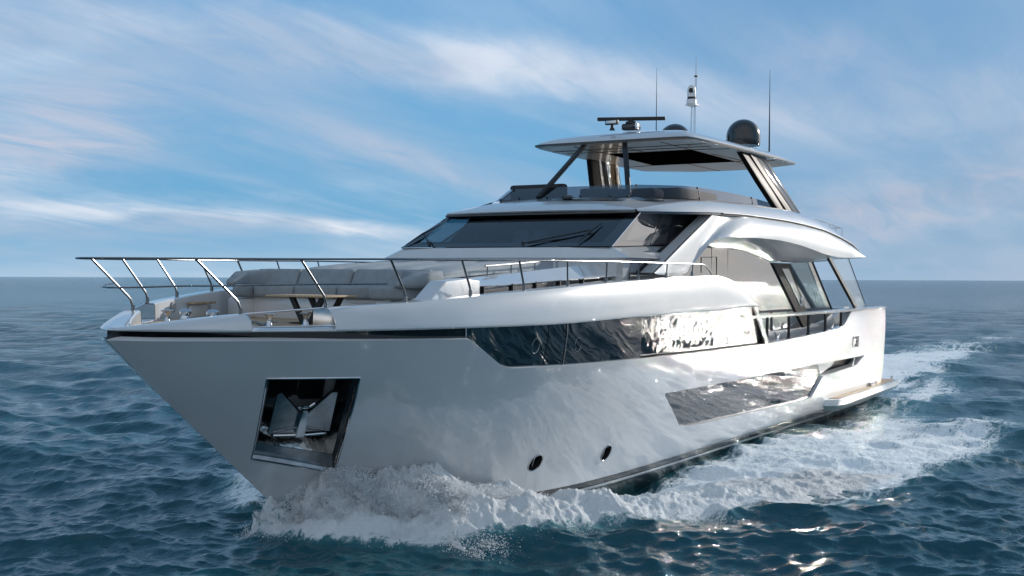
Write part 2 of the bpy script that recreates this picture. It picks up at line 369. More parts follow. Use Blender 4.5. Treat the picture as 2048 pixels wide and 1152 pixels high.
def patch(name, outer, holes, mapf, mat, parent, gx=.12, gz=.1, d=.08, xs=None, rev=False):
    """surface piece cut out of a parametric surface: outline + holes given in its (x,z) chart"""
    outer = densify(outer, d); holes = [densify(h, d) for h in holes]
    ox = np.array(outer); x0, z0 = ox.min(0); x1, z1 = ox.max(0)
    gxs = np.arange(x0, x1, gx) if xs is None else np.array(xs); gzs = np.arange(z0+gz*.5, z1, gz)
    X, Z = np.meshgrid(gxs, gzs); X = X.ravel(); Z = Z.ravel()
    ok = inside(X, Z, outer) & (dist_poly(X, Z, outer) > .3*min(gx, gz))
    for h in holes: ok &= ~inside(X, Z, h) & (dist_poly(X, Z, h) > .3*min(gx, gz))
    pts = [Vector(p) for p in outer]; edges = []; n = len(outer); edges += [(i, (i+1) % n) for i in range(n)]
    for h in holes:
        s = len(pts); pts += [Vector(p) for p in h]; edges += [(s+i, s+(i+1) % len(h)) for i in range(len(h))]
    pts += [Vector((a, b)) for a, b in zip(X[ok], Z[ok])]
    r = delaunay_2d_cdt(pts, edges, [], 0, 1e-6)
    V = np.array([(v.x, v.y) for v in r[0]]); T = np.array([f for f in r[2] if len(f) == 3]); C = V[T].mean(1)
    keep = inside(C[:, 0], C[:, 1], outer)
    for h in holes: keep &= ~inside(C[:, 0], C[:, 1], h)
    T = T[keep]; P, Nn = mapf(V[:, 0], V[:, 1])
    # orient with the normals
    a = P[T[:, 0]]; fn = np.cross(P[T[:, 1]]-a, P[T[:, 2]]-a); fl = (fn*Nn[T[:, 0]]).sum(1) < 0; T[fl] = T[fl][:, ::-1]
    me = bpy.data.meshes.new(name); me.from_pydata(P.tolist(), [], T.tolist()); me.update()
    me.polygons.foreach_set('use_smooth', [True]*len(me.polygons)); me.normals_split_custom_set_from_vertices([tuple(q) for q in Nn])
    me.materials.append(mat); o = bpy.data.objects.new(name, me); COL.objects.link(o); o.parent = parent; return o
def lip(name, loop, mapf, o0, o1, mat, parent, d=.08, closed=True, width=None):
    """band from offset o0 to o1 along an outline drawn on the hull"""
    L = np.array(densify(loop, d, closed)); rows = []
    for o in (o0, o1):
        P, _ = mapf(L[:, 0], L[:, 1], o); rows.append([tuple(p) for p in P])
    b = B()
    if closed: rows = [r+[r[0]] for r in rows]
    b.loft(rows); return b.done(name, mat, parent, merge=True)
def curve(pts, n=8):
    """Catmull-Rom through points"""
    P = [Vector(p) for p in pts]; P = [2*P[0]-P[1]]+P+[2*P[-1]-P[-2]]; out = []
    for i in range(1, len(P)-2):
        a, b, c, d = P[i-1], P[i], P[i+1], P[i+2]
        for k in range(n):
            t = k/n; out.append(.5*((2*b)+(c-a)*t+(2*a-5*b+4*c-d)*t*t+(3*b-a-3*c+d)*t**3))
    out.append(P[-2]); return out

# ================================================================== YACHT
yacht = bpy.data.objects.new('yacht', None); COL.objects.link(yacht)
yacht['label'] = 'long white motor yacht with dark glass bands and chrome bow rail'
yacht['category'] = 'yacht'
yacht.rotation_euler = (0.00486, -0.00167, 0)

XT = 26.5   # transom
hp = lambda x, z, off=0.0: hullP(x, z, off, -1)
top_edge = [(.012, ZK), (.3, 3.02), (1.2, 3.01), (2.2, 2.99), (3.2, 2.975), (4.06, 2.963), (4.32, 2.825), (4.80, 2.555), (5.04, 2.478), (6.41, 2.458), (8.80, 2.435), (11.24, 2.412), (15.27, 2.382), (17.7, 2.42), (21.2, 2.50), (21.7, 2.58), (22.3, 2.88), (22.55, 2.94), (26.3, 2.92)]
top_edge = poly_round(top_edge, (5, 8, 14, 16, 17), {5: .07, 8: .12, 14: .4, 16: .3, 17: .2}, 5)
stem = [(float(XS(zz))+.002, zz) for zz in np.linspace(ZB, ZK, 22)[:-1]]
outer = top_edge + [(XT-.05, 2.86), (XT, 2.75), (XT, .75), (XT, ZB)] + stem
hw_all = poly_round([(9.84, 1.72), (24.02, 1.615), (23.21, 1.39), (19.98, 1.315), (19.22, .81), (18.4, .795), (11.5, .925), (10.93, 1.0)], (0, 5, 6), {0: .14, 5: .2, 6: .3}, 5)
anchor_poly = [(1.68, 2.487), (2.702, 2.464), (3.372, .968), (2.295, 1.264)]
def circ(x, z, r, n=28, ax=1.0): return [(x+ax*r*math.cos(2*math.pi*k/n), z+r*math.sin(2*math.pi*k/n)) for k in range(n)]
ports = [(6.408, .845), (8.337, .782)]
PR = .138
gx = np.concatenate([np.array([.03, .07, .12, .18, .25, .34, .45]), np.arange(.56, XT, .13)])
hull = patch('hull', outer, [hw_all, anchor_poly]+[circ(a, b, PR) for a, b in ports], lambda x, z: hp(x, z), WHITE, yacht, xs=gx, gz=.09, d=.07)
sb = patch('hull_starboard_side', top_edge[:6*3]+[(15.26, 2.38), (21.2, 2.5), (22.3, 2.88), (26.3, 2.92), (XT, 2.8), (XT, ZB)]+stem, [], lambda x, z: hullP(x, z, 0.0, 1), WHITE, yacht, xs=gx[::2], gz=.15, d=.12)
sb.name = 'hull_side'
# transom and inside bulwark shell
b = B()
zz = np.linspace(-.9, 2.9, 14); Lf = [(XT-.002, -float(beam(XT, q)), q) for q in zz]; Rg = [(XT-.002, float(beam(XT, q)), q) for q in zz]
b.loft([Lf, Rg]); b.done('transom', WHITE, yacht)
lip('hull_edge_trim', top_edge, hp, .0, .07, WHITE2, yacht, closed=False)
# boot paint below the white
bo = [(float(XS(zz))+.002, zz) for zz in np.linspace(-1.0, ZB-.002, 14)]
patch('boot_stripe', [(XT, ZB-.002), (XT, -1.0)]+bo, [], lambda x, z: hp(x, z, .003), BOOT, yacht, xs=gx, gz=.12, d=.09)
patch('boot_stripe', [(XT, ZB-.002), (XT, -1.0)]+bo, [], lambda x, z: hullP(x, z, .003, 1), BOOT, yacht, xs=gx[::2], gz=.2, d=.15)
patch('waterline_stripe', [(3.4, .175), (XT, .175), (XT, .115), (3.45, .115)], [], lambda x, z: hp(x, z, -.003), WHITE, yacht, gx=.13, gz=.05, d=.1)

# hull window: lip, glass, divider lines
lip('hull_window_frame', hw_all, hp, 0, .075, WHITE2, yacht)
hwg = poly_round([(9.84, 1.72), (19.5, 1.64), (19.88, 1.37), (19.22, .81), (18.4, .795), (11.5, .925), (10.93, 1.0)], (0, 4, 5), {0: .14, 4: .2, 5: .3}, 5)
patch('hull_window', hwg, [], lambda x, z: hp(x, z, .05), LGLASS, yacht, gx=.15, gz=.1)
# white recessed buttress between window and slot, dark slot behind
patch('slot_backing', [(19.6, 1.66), (24.4, 1.66), (23.4, 1.34), (19.9, 1.22)], [], lambda x, z: hp(x, z, .30), BLACKM, yacht, gx=.3, gz=.1)
patch('slot_louver', [(19.6, 1.65), (21.5, 1.65), (21.1, 1.47), (19.9, 1.31)], [], lambda x, z: hp(x, z, .12), WHITE2, yacht, gx=.3, gz=.1)
patch('slot_louver', [(23.22, 1.62), (23.32, 1.62), (23.12, 1.36), (23.02, 1.36)], [], lambda x, z: hp(x, z, .06), WHITE2, yacht, gx=.3, gz=.1)
lip('hull_slot_edge', [(19.24, .81), (19.98, 1.315), (23.21, 1.39), (24.02, 1.615)], hp, -.012, .2, WHITE2, yacht, closed=False)
# portholes
for (a, c) in ports:
    P0, n0 = hp(np.array([a]), np.array([c])); ph = lip('porthole', circ(a, c, PR+.0), hp, -.004, .09, BLACKM, yacht, d=.03)
    P1 = hp(*[np.array(q) for q in zip(*circ(a, c, PR))], -.006)[0]
    bb = B().tube([tuple(q) for q in P1], .011, 8, closed=True); bb.done('rim', STEELD, ph)
    patch('pane', circ(a, c, PR+.01), [], lambda x, z: hp(x, z, .085), PORTG, ph, gx=.08, gz=.08)
    bb = B(); q0 = hp(np.array([a-.02]), np.array([c+PR]), .05)[0][0]; q1 = hp(np.array([a+.03]), np.array([c-PR]), .05)[0][0]; bb.tube([tuple(q0), tuple(q1)], .008, 6); bb.done('wiper_bar', CHROME, ph)

# anchor pocket: polished funnel let into the flare
ap = np.array(anchor_poly); Q, nq = hp(ap[:, 0], ap[:, 1]); cen = Q.mean(0); nn = nq.mean(0); nn /= np.linalg.norm(nn)
def shrink(s, depth, up=0.0): return [tuple((cen+(q-cen)*s - nn*depth)+np.array([0, 0, up])) for q in Q]
b = B(); r0 = [tuple(q+0*nn) for q in Q]; 
P_edge = [tuple(p) for p in hp(np.array(densify(anchor_poly, .09))[:, 0], np.array(densify(anchor_poly, .09))[:, 1], -.006)[0]]
pocket = bpy.data.objects.new('anchor_pocket', None); COL.objects.link(pocket); pocket.parent = yacht; 
lip('pocket_lip', anchor_poly, hp, 0, .09, CHROME, pocket)
b = B().tube(P_edge, .014, 6, closed=True); b.done('pocket_rim', CHROME, pocket)
TL, TRr, BR, BL = [Vector(q) for q in shrink(1.0, .085)]
tl, tr, br, bl = [Vector(q) for q in shrink(.74, .42, .10)]
n3 = Vector(nn)
fr = lambda a, c, t: a.lerp(c, t)
# outer flat flange then funnel walls
f = [Vector(q) for q in shrink(.90, .10)]
b = B()
for (A, C, D, E_) in ((TL, TRr, f[1], f[0]), (TRr, BR, f[2], f[1]), (BR, BL, f[3], f[2]), (BL, TL, f[0], f[3])): b.loft([[A, C], [E_, D]])
b.done('flange', BLACK, pocket, smooth=False)
b = B(); g = [tl, tr, br, bl]
b.loft([[f[0], f[1]], [g[0], g[1]]]); b.loft([[f[1], f[2]], [g[1], g[2]]]); b.loft([[f[3], f[0]], [g[3], g[0]]]); b.done('funnel_wall', BLACK, pocket, smooth=False)
b = B(); b.loft([[f[3], f[2]], [g[3], g[2]]]); b.done('funnel_floor', pmat('rippled_steel', (.50, .52, .50), .12, metal=1, noise=(2, .3), bump=.03, bscale=2.2), pocket, smooth=False)
b = B(); b.loft([[g[0], g[1]], [g[3], g[2]]]); b.done('back_plate', BLACK, pocket, smooth=False)
# lower splash plate
b = B(); u1 = fr(f[3], f[0], .10); u2 = fr(f[2], f[1], .10)
b.prism([BL-n3*-.012, BR-n3*-.012, u2, u1], -n3*.01); b.done('splash_plate', STEELD, pocket, smooth=False)
# anchor itself (two wedge flukes, shank, crown)
ax_r = (Vector(Q[1])-Vector(Q[0])).normalized(); ax_u = (Vector(Q[0])-Vector(Q[3])).normalized(); ax_u = (ax_u-ax_r*ax_u.dot(ax_r)).normalized(); c3 = Vector(cen)-n3*.17
def L3(u, v, d=0): return c3+ax_r*u+ax_u*v+n3*d
anchor = bpy.data.objects.new('anchor', None); COL.objects.link(anchor)
anchor['label'] = 'grey steel anchor with two wedge flukes stowed in the dark pocket on the bow'; anchor['category'] = 'anchor'
anchor.rotation_euler = yacht.rotation_euler
b = B(); b.prism([L3(-.42, .46), L3(-.36, .50), L3(-.04, .08), L3(-.05, -.30), L3(-.44, -.34)], n3*.06, .008); b.done('fluke', STEELD, anchor, smooth=False)
b = B(); b.prism([L3(.42, .50), L3(.34, .50), L3(.06, .08), L3(.06, -.30), L3(.44, -.30)], n3*.06, .008); b.done('fluke', STEELD, anchor, smooth=False)
b = B(); b.prism([L3(-.035, .22, .06), L3(.035, .22, .06), L3(.06, -.02, .06), L3(.07, -.32, .06), L3(-.07, -.32, .06), L3(-.06, -.02, .06)], n3*.09, .012); b.done('shank', CHROME, anchor, smooth=False)
b = B(); b.tube([L3(-.09, .23, .10), L3(-.05, .27, .12), L3(0, .285, .13), L3(.05, .28, .12), L3(.12, .33, .10)], .022, 8); b.tube([L3(-.36, -.33, .09), L3(-.1, -.29, .13), L3(.1, -.29, .13), L3(.38, -.31, .09)], .02, 8); b.done('crown', CHROME, anchor)

# black knuckle stripe and main deck window band
ztop = pch([0, 1.24, 4, 5.54, 8.74, 11.2, 14.1, 15.5], [3.14, 3.115, 3.11, 3.11, 3.165, 3.18, 3.22, 3.24])
def bandP(x, z, off=.035):
    bb = np.where(z > ZK-.05, K(x), beam(x, np.minimum(z, ZK-.05)))
    bb = np.minimum(bb, K(x)); P, n = hullP(x, np.minimum(z, ZK-.06), np.asarray(off*np.clip(x/.35, .05, 1))[..., None] if np.ndim(x) else off, -1); P = P.copy(); P[:, 2] += z-np.minimum(z, ZK-.06); return P, n
def strip_poly(x0, x1, zlow):
    xs_ = np.linspace(x0, x1, max(2, int((x1-x0)/.25)+1)); top = [(x, float(ztop(x))+.02) for x in xs_]; lowp = [(x, zlow(x)-.02) for x in xs_]
    return top+lowp[::-1]
te = np.array(sorted(top_edge)); zlow = lambda x: float(np.interp(x, te[:, 0], te[:, 1]))
patch('knuckle_stripe', strip_poly(.02, 4.02, zlow), [], bandP, BLACK, yacht, gx=.12, gz=.04, d=.06)
kp = strip_poly(.02, 4.0, zlow)
patch('knuckle_stripe', kp, [], lambda x, z: ((lambda r: (r[0]*np.array([1, -1, 1]), r[1]*np.array([1, -1, 1])))(bandP(x, z))), BLACK, yacht, gx=.2, gz=.04, d=.1)
gaps = [(4.03, 5.77), (5.79, 6.245), (6.27, 8.69), (8.73, 14.05)]
def winpoly(x0, x1):
    xs_ = np.linspace(x0, x1, max(3, int((x1-x0)/.2)+1))
    return [(x, float(ztop(x))+.02) for x in xs_]+[(x, zlow(x)-.02) for x in xs_[::-1]]
for i, (a, c) in enumerate(gaps):
    p = winpoly(a, c)
    if i == 3: p = [(x, float(ztop(x))+.02) for x in np.linspace(a, 14.25, 24)]+[(15.3, 2.36)]+[(x, zlow(x)-.02) for x in np.linspace(15.15, a, 24)]
    def bentP(x, z):
        P_, n_ = bandP(x, z, .04); P_ = P_.copy(); P_[:, 1] += (3.22-z)*.10; n_ = n_+np.array([0, 0, -.10]); return P_, n_/np.linalg.norm(n_, axis=1, keepdims=True)
    g = patch('main_deck_window', p, [], bentP if i == 3 else (lambda x, z: bandP(x, z, .04)), HGLASS2 if i == 3 else HGLASS, yacht, gx=.15, gz=.1, d=.1)
    if i in (0, 2):
        cx_, cz_ = (5.516, 2.793) if i == 0 else (6.60, 2.77)
        L = np.array(circ(cx_, cz_, .115, ax=.72)); P1 = bandP(L[:, 0], L[:, 1], .034)[0]; B().tube([tuple(q) for q in P1], .0035, 6, closed=True).done('opening_port', STEELD, g)
for x_ in (4.02, 6.257):
    zz_ = np.linspace(zlow(x_)+.0, float(ztop(x_)), 8); P1 = bandP(np.full(8, x_), zz_, .03)[0]; B().tube([tuple(q) for q in P1], .008, 6).done('window_seam', STEELD, yacht)
patch('window_band_backing', strip_poly(4.0, 14.3, zlow), [], lambda x, z: bandP(x, z, .16), BLACKM, yacht, gx=.3, gz=.2, d=.2)
def bar(name, p, q, w, mat, par, t=.03):
    p = Vector(p); q = Vector(q); d = (q-p).normalized(); s = Vector((1, 0, 0)); b = B(); b.prism([p-s*w, p+s*w, q+s*w, q-s*w], (0, t, 0)); return b.done(name, mat, par, smooth=False)
bar('window_end_pillar', (14.32, -3.40, 3.26), (15.22, -3.395, 2.38), .06, BLACK, yacht, .10)
bar('window_end_trim', (14.50, -3.385, 3.24), (15.42, -3.38, 2.38), .10, CHROME, yacht, .06)

# ---- bulwark wave
zhi = pch([0, .3, 1.24, 2.17, 3.23, 4.33, 5.4, 7.82, 10.39, 11.66, 12.5], [3.17, 3.22, 3.34, 3.42, 3.49, 3.57, 3.64, 3.77, 3.86, 3.895, 3.905])
def topz(x):
    z = float(zhi(min(x, 12.5)))
    if x > 12.4: t = min(1, (x-12.4)/(14.62-12.4)); z = 3.905-(3.905-3.27)*(.35*t**1.2+.65*t**3.0)
    return z
tt = np.linspace(0, 1, 400); Kx = 27*tt**2.2; Ky = K(Kx); dx = np.gradient(Kx); dy = np.gradient(Ky); Ln = np.hypot(dx, dy)
def inset_curve(dd):
    X = Kx+dd*dy/Ln; Y = Ky-dd*dx/Ln; ok = Y > 0; X = X[ok]; Y = Y[ok]; i0 = 0
    o = np.argsort(X); X = X[o]; Y = Y[o]; return X, Y
ICache = {}
def ins(x, dd):
    key = round(dd, 3)
    if key not in ICache: ICache[key] = inset_curve(key)
    X, Y = ICache[key]
    if x < X[0]: return 0.0
    return float(np.interp(x, X, Y))
NOTCH = (1.22, 2.10)
def bul_section(u, low=False):
    """u: 0..1 along the sheer, one side; returns section points"""
    pts = []
    xe = 14.62
    def X(dd, x_shift=0):
        X0 = inset_curve0(dd); return X0+(xe-X0)*u**1.6
    return pts
_x0 = {}
def start(dd):
    k = round(dd, 3)
    if k not in _x0:
        if k not in ICache: ICache[k] = inset_curve(k)
        _x0[k] = ICache[k][0][0] if dd > 0 else 0.0
    return _x0[k]
def section(xref, cap=None):
    """xref: x of the outer knuckle point; the other points sit at the same u"""
    xe = 14.62; f = xref/xe
    def P(dd, z=None, frac=None):
        x0 = start(dd) if dd > 0.005 else 0.0
        x = min(xref+x0*math.exp(-xref/.95), xe); y = float(K(x)) if dd <= .005 else ins(x, dd)
        return x, -y
    zt = topz(xref+.15*(1-f)) if cap is None else cap
    zl = float(ztop(xref)); h = zt-zl; k = np.interp(xref, [0, 6, 12], [.21, .15, .14])
    rows = []
    x, y = P(.05); rows.append((x, y, zl+.004))
    rows.append((*P(.012), zl+.010))
    for j in range(11):
        q_ = j/10*.97; a = 1-math.sqrt(max(0, 1-q_**2.0)); a = a*.85+.15*q_
        x, y = P(round(float(k*a), 3)); rows.append((x, y, zl+min(.03, h*.3)+(h-min(.03, h*.3))*min(q_**1.0*1.02, .985)))
    dk = .30 if xref < 9 else .3
    x, y = P(round(float(k*1.15), 3)); rows.append((x, y, zt))
    x, y = P(.36); rows.append((x, y, zt)); x, y = P(.38); rows.append((x, y, zt-.02))
    x, y = P(.40); rows.append((x, y, min(3.05, zt-.03)))
    return rows
def bulwark(xa, xb, low=None, n=30, capa=False, capb=False):
    b = B(); us = xa+(xb-xa)*np.linspace(0, 1, n); rows = [section(q, low) for q in us]; b.loft(rows)
    if capa: b.bm.faces.new([b.bm.verts.new(p) for p in rows[0]])
    if capb: b.bm.faces.new([b.bm.verts.new(p) for p in rows[-1]])
    return b
b = B()
us = [0]+list(NOTCH[0]*np.linspace(.02, 1, 22)**1.3); rows = [section(q) for q in us]; b.loft(rows)
b.bm.faces.new([b.bm.verts.new(p) for p in rows[-1]])
us = np.linspace(NOTCH[0], NOTCH[1], 8); b.loft([section(q, 3.175) for q in us])
us = np.concatenate([NOTCH[1]+(12.4-NOTCH[1])*np.linspace(0, 1, 60), 12.4+(14.62-12.4)*np.linspace(0, 1, 24)[1:]]); rows = [section(q) for q in us]; b.loft(rows)
b.bm.faces.new([b.bm.verts.new(p) for p in rows[0]]); b.bm.faces.new([b.bm.verts.new(p) for p in rows[-1]])
b.mirror_y(); bulw = b.done('bulwark', WHITE2, yacht, merge=True, angle=26)

# fairlead notch trims (mirror steel lining + top bar), both bows
for sg_ in (1, -1):
    fl = bpy.data.objects.new('fairlead', None); COL.objects.link(fl); fl.parent = yacht
    def fm(p): return (p[0], p[1]*sg_, p[2])
    s0 = section(NOTCH[0]); s1 = section(NOTCH[1]); 
    b = B(); b.tube([fm(s0[13]), fm(s1[13])], .014, 8); b.done('top_bar', CHROME, fl)
    b = B(); lo0 = section(NOTCH[0], 3.175); lo1 = section(NOTCH[1], 3.175)
    b.tube([fm(Vector(s0[13]))]+[fm(Vector(s0[i])) for i in (12, 10, 8, 6, 4)]+[fm(Vector(s1[i])) for i in (4, 6, 8, 10, 12, 13)], .009, 8); b.done('trim', CHROME, fl)
    b = B(); q = [fm(Vector(p)+Vector((0, 0, .004))) for p in (lo0[13], lo1[13], lo1[15], lo0[15])]; b.prism(q, (0, 0, .004)); b.done('sill_plate', CHROME, fl)
    b = B(); q = [fm(Vector(p)+Vector((-.006, 0, 0))) for p in s1[3:17]]; b.prism(q, (-.004, 0, 0)); b.done('cheek_plate', CHROME, fl); b = B(); q = [fm(Vector(p)+Vector((.006, 0, 0))) for p in s0[3:17]]; b.prism(q, (.004, 0, 0)); b.done('cheek_plate', CHROME, fl)

# ---- foredeck
ZD = 3.16
xs_ = list(np.linspace(.75, 9.4, 50)); L = [(x, -ins(x, .39), ZD) for x in xs_]; Rr = [(x, ins(x, .39), ZD) for x in xs_]
b = B(); b.loft([L, Rr]); b.done('foredeck', TEAK, yacht, smooth=False)
for sg_ in (1, -1):
    b = B(); xs2 = np.linspace(9.4, 17, 20); b.loft([[(x, sg_*3.05, 3.12 if x < 14 else 2.3) for x in xs2], [(x, sg_*2.4, 3.12 if x < 14 else 2.3) for x in xs2]]); b.done('side_walkway', TEAK, yacht, smooth=False)
# gunwale margin moulding
# bollards
for (bx_, by_, sg_) in ((1.88, -.98, 1), (2.50, -1.08, 1), (1.88, .98, 1)):
    prof = [(.072, 0), (.072, .012), (.046, .035), (.034, .08), (.034, .135), (.048, .17), (.088, .186), (.092, .198), (.07, .208), (.0005, .212)]
    B().lathe(prof, (bx_, by_, ZD-.02), 20).done('bollard', CHROME, yacht)
# windlass and chain
wl = bpy.data.objects.new('windlass', None); COL.objects.link(wl); wl.parent = yacht
for sg_ in (1, -1):
    B().lathe([(.11, 0), (.11, .03), (.07, .05), (.06, .12), (.09, .15), (.09, .18), (.05, .21), (.0005, .22)], (1.55, .26*sg_, ZD+.01), 20).done('capstan', CHROME, wl)
B().box((1.6, 0, ZD+.05), (.5, .36, .09), .02).done('base', STEELD, wl)
b = B()
for k in range(40):
    t = k/39; p = Vector((1.5+.75*t, -.30-.5*t+.05*math.sin(9*t), ZD+.035+.02*math.sin(14*t))); a = k*math.pi/2
    c_ = [p+Vector((.03*math.cos(q), .017*math.sin(q)*math.cos(a), .017*math.sin(q)*math.sin(a))) for q in np.linspace(0, 2*math.pi, 9)[:-1]]; b.tube(c_, .006, 5, closed=True)
b.done('chain', STEELD, wl)
# starboard / port step lockers in the bulwark and round speaker
for sg_ in (1, -1):
    st = B(); x0, x1 = 3.38, 4.02; y0 = ins(x0, .40)-.0; y1 = ins(x1, .40)
    st.prism([(x0, sg_*(y0), ZD), (x1, sg_*y1, ZD), (x1, sg_*(y1-.06), ZD), (x0, sg_*(y0-.06), ZD)], (0, 0, .20), .01); o = st.done('bulwark_locker', WHITE2, yacht)
    st = B(); st.prism([(x0-.03, sg_*y0, ZD+.215), (x1+.05, sg_*y1, ZD+.215), (x1+.05, sg_*(y1-.13), ZD+.215), (x0-.03, sg_*(y0-.13), ZD+.215)], (0, 0, .035), .006); st.done('wooden_step', TEAK, o)
    xm = 2.85; ym = ins(xm, .405); slope = math.atan2(ins(3.05, .4)-ins(2.65, .4), .4)
    b = B(); b.lathe([(.085, 0), (.085, .012), (.0005, .014)], (0, 0, 0), 24, 'Y'); bmesh.ops.transform(b.bm, matrix=Matrix.Translation((xm, sg_*ym, ZD+.19)) @ Matrix.Rotation(sg_*slope + (0 if sg_ < 0 else math.pi), 4, 'Z'), verts=b.bm.verts[:]); b.done('speaker', GREYP, yacht)

# ---- pulpit rail
def railx(k): pass
ST = [((1.30, 1.02, 3.335), (.56, .97, 4.06)), ((2.17, 1.72, 3.415), (1.69, 1.70, 4.07)), ((3.23, 2.25, 3.49), (2.85, 2.28, 4.085)), ((4.33, 2.61, 3.57), (4.09, 2.62, 4.09)), ((5.42, 2.87, 3.64), (5.23, 2.90, 4.10)),
      ((6.55, 3.02, 3.70), (6.43, 3.08, 4.11)), ((7.75, 3.11, 3.765), (7.68, 3.16, 4.12)), ((8.93, 3.16, 3.81), (8.90, 3.19, 4.12)), ((10.15, 3.17, 3.85), (10.15, 3.19, 4.12)), ((11.4, 3.17, 3.885), (11.4, 3.19, 4.12))]
for sg_ in (-1, 1):
    tr_ = bpy.data.objects.new('guard_rail', None); COL.objects.link(tr_); tr_.parent = yacht
    tops = [Vector((t[0], t[1]*sg_, t[2])) for _, t in ST]
    path = [Vector((-.30, 0, 4.055)), Vector((-.27, .18*sg_, 4.055)), Vector((-.10, .42*sg_, 4.056))]+tops
    path = [(p if abs(p.y) > .005 else Vector((p.x, 0, p.z))) for p in curve(path, 6)]+[Vector((11.85, sg_*3.19, 4.12)), Vector((12.05, sg_*3.19, 4.09)), Vector((12.3, sg_*3.18, 3.99)), Vector((12.5, sg_*3.17, 3.89))]
    B().tube(path, .014, 10).done('top_rail', RAILC, tr_)
    for i, (p, t) in enumerate(ST):
        p = Vector((p[0], p[1]*sg_, p[2])); t = Vector((t[0], t[1]*sg_, t[2])); lean = (t-p); hgt = t.z-p.z
        kk = p+Vector((0, 0, .12*hgt/.7)); pts = [p, p+Vector((0, 0, .06)), kk+lean*.06, kk+lean*.12, t] if i < 5 else [p, t]
        rr = .0165 if i < 5 else .0135
        b = B(); b.tube(pts, rr, 10); b.lathe([(.03, -.004), (.03, .012), (.026, .015), (.026, .085), (.02, .09)], tuple(p), 14); b.done('stanchion', RAILC, tr_)
    # lower rail
    if sg_ == -1:
        low = [(.07, 0, 3.69), (.09, -.10, 3.69), (.20, -.34, 3.695), (.50, -.78, 3.715), (.92, -1.12, 3.72), (1.9, -1.72, 3.74), (2.9, -2.18, 3.75)]
        B().tube(curve(low, 6), .011, 8).done('lower_rail', RAILC, tr_)
    else:
        low = [(.07, 0, 3.69), (.09, .10, 3.69), (.22, .34, 3.70), (.6, .72, 3.72), (.97, 1.0, 3.73)]
        B().tube(curve(low, 6), .011, 8).done('lower_rail', RAILC, tr_)

# ---- foredeck sofa
def cushion(name, poly, z0, z1, r, mat, par, seg=4, puff=0.0):
    b = B(); b.prism([(x, y, z0) for x, y in poly], (0, 0, z1-z0), r, seg); o = b.done(name, mat, par, angle=60); return o
sofa = bpy.data.objects.new('foredeck_sofa', None); COL.objects.link(sofa); sofa.rotation_euler = yacht.rotation_euler; sofa['label'] = 'U-shaped grey cushioned sofa on the foredeck, facing the small wooden table'; sofa['category'] = 'sofa'
b = B(); b.prism([(4.05, -1.9, ZD), (4.85, -1.9, ZD), (4.85, 1.9, ZD), (4.05, 1.9, ZD)], (0, 0, .37), .015)
for sg_ in (1, -1): b.prism([(4.05, sg_*1.9, ZD), (4.1, sg_*2.0, ZD), (4.15, sg_*1.35, ZD), (3.70, sg_*1.37, ZD)], (0, 0, .31), .015)
b.done('sofa_base', WHITE2, sofa)
for y0 in (-1.28, -.42, .44): cushion('seat_cushion', [(3.92, y0), (3.92, y0+.845), (4.6, y0+.845), (4.6, y0)], 3.50, 3.70, .05, FABRIC, sofa)
cushion('seat_cushion', [(3.56, -1.33), (3.98, -1.76), (4.55, -1.95), (4.55, -1.30), (3.95, -1.30)][::-1], 3.50, 3.70, .05, FABRIC, sofa)
cushion('seat_cushion', [(3.56, 1.33), (4.0, 1.80), (4.55, 1.98), (4.55, 1.31), (3.95, 1.31)], 3.50, 3.70, .05, FABRIC, sofa)
def backc(y0, y1, x0=4.36, x1=4.62, z1=3.955):
    b = B(); b.prism([(x0, y0, 3.66), (x0+.14, y0, z1), (x1+.10, y0, z1), (x1+.16, y0, 3.66)], (0, y1-y0, 0), .05, 4); return b.done('back_cushion', FABRIC, sofa, angle=60)
backc(-1.30, -.32); backc(-.30, .78); backc(.80, 1.62)
for sg_ in (1, -1):
    y = sg_
    b = B(); b.prism([(3.80, y*1.60, 3.67), (4.2, y*1.62, 3.67), (4.45, y*1.35, 3.67), (4.80, y*1.40, 3.67), (4.84, y*1.72, 3.67), (4.62, y*1.93, 3.67), (4.2, y*1.98, 3.67), (3.84, y*1.80, 3.67)], (0, 0, .27), .055, 4)
    for v in b.bm.verts:
        if v.co.x < 4.3 and v.co.z > 3.75: v.co.z -= (4.3-v.co.x)*.36
    b.done('arm_cushion', FABRIC, sofa, angle=60)
    b = B(); b.prism([(4.45, y*1.28, 3.67), (4.40, y*1.6, 3.67), (4.55, y*1.78, 3.67), (4.82, y*1.62, 3.67), (4.80, y*1.28, 3.67)], (0, 0, .28), .05, 4); b.done('back_cushion', FABRIC, sofa, angle=60)
# white console blocks outside the arms
for sg_ in (-1,):
    y = sg_
    b = B(); prof = [(3.62, 3.30), (3.62, 3.50), (4.05, 3.79), (4.60, 3.83), (4.98, 3.80), (4.98, 3.30)]
    b.prism([(a, y*2.07, c) for a, c in prof], (0, y*.30, 0), .03, 3); b.done('sofa_console', WHITE2, yacht, angle=30)
b = B(); b.box((4.02, 1.72, 3.36), (.02, .12, .09)); b.done('sofa_socket', BLACKM, sofa)
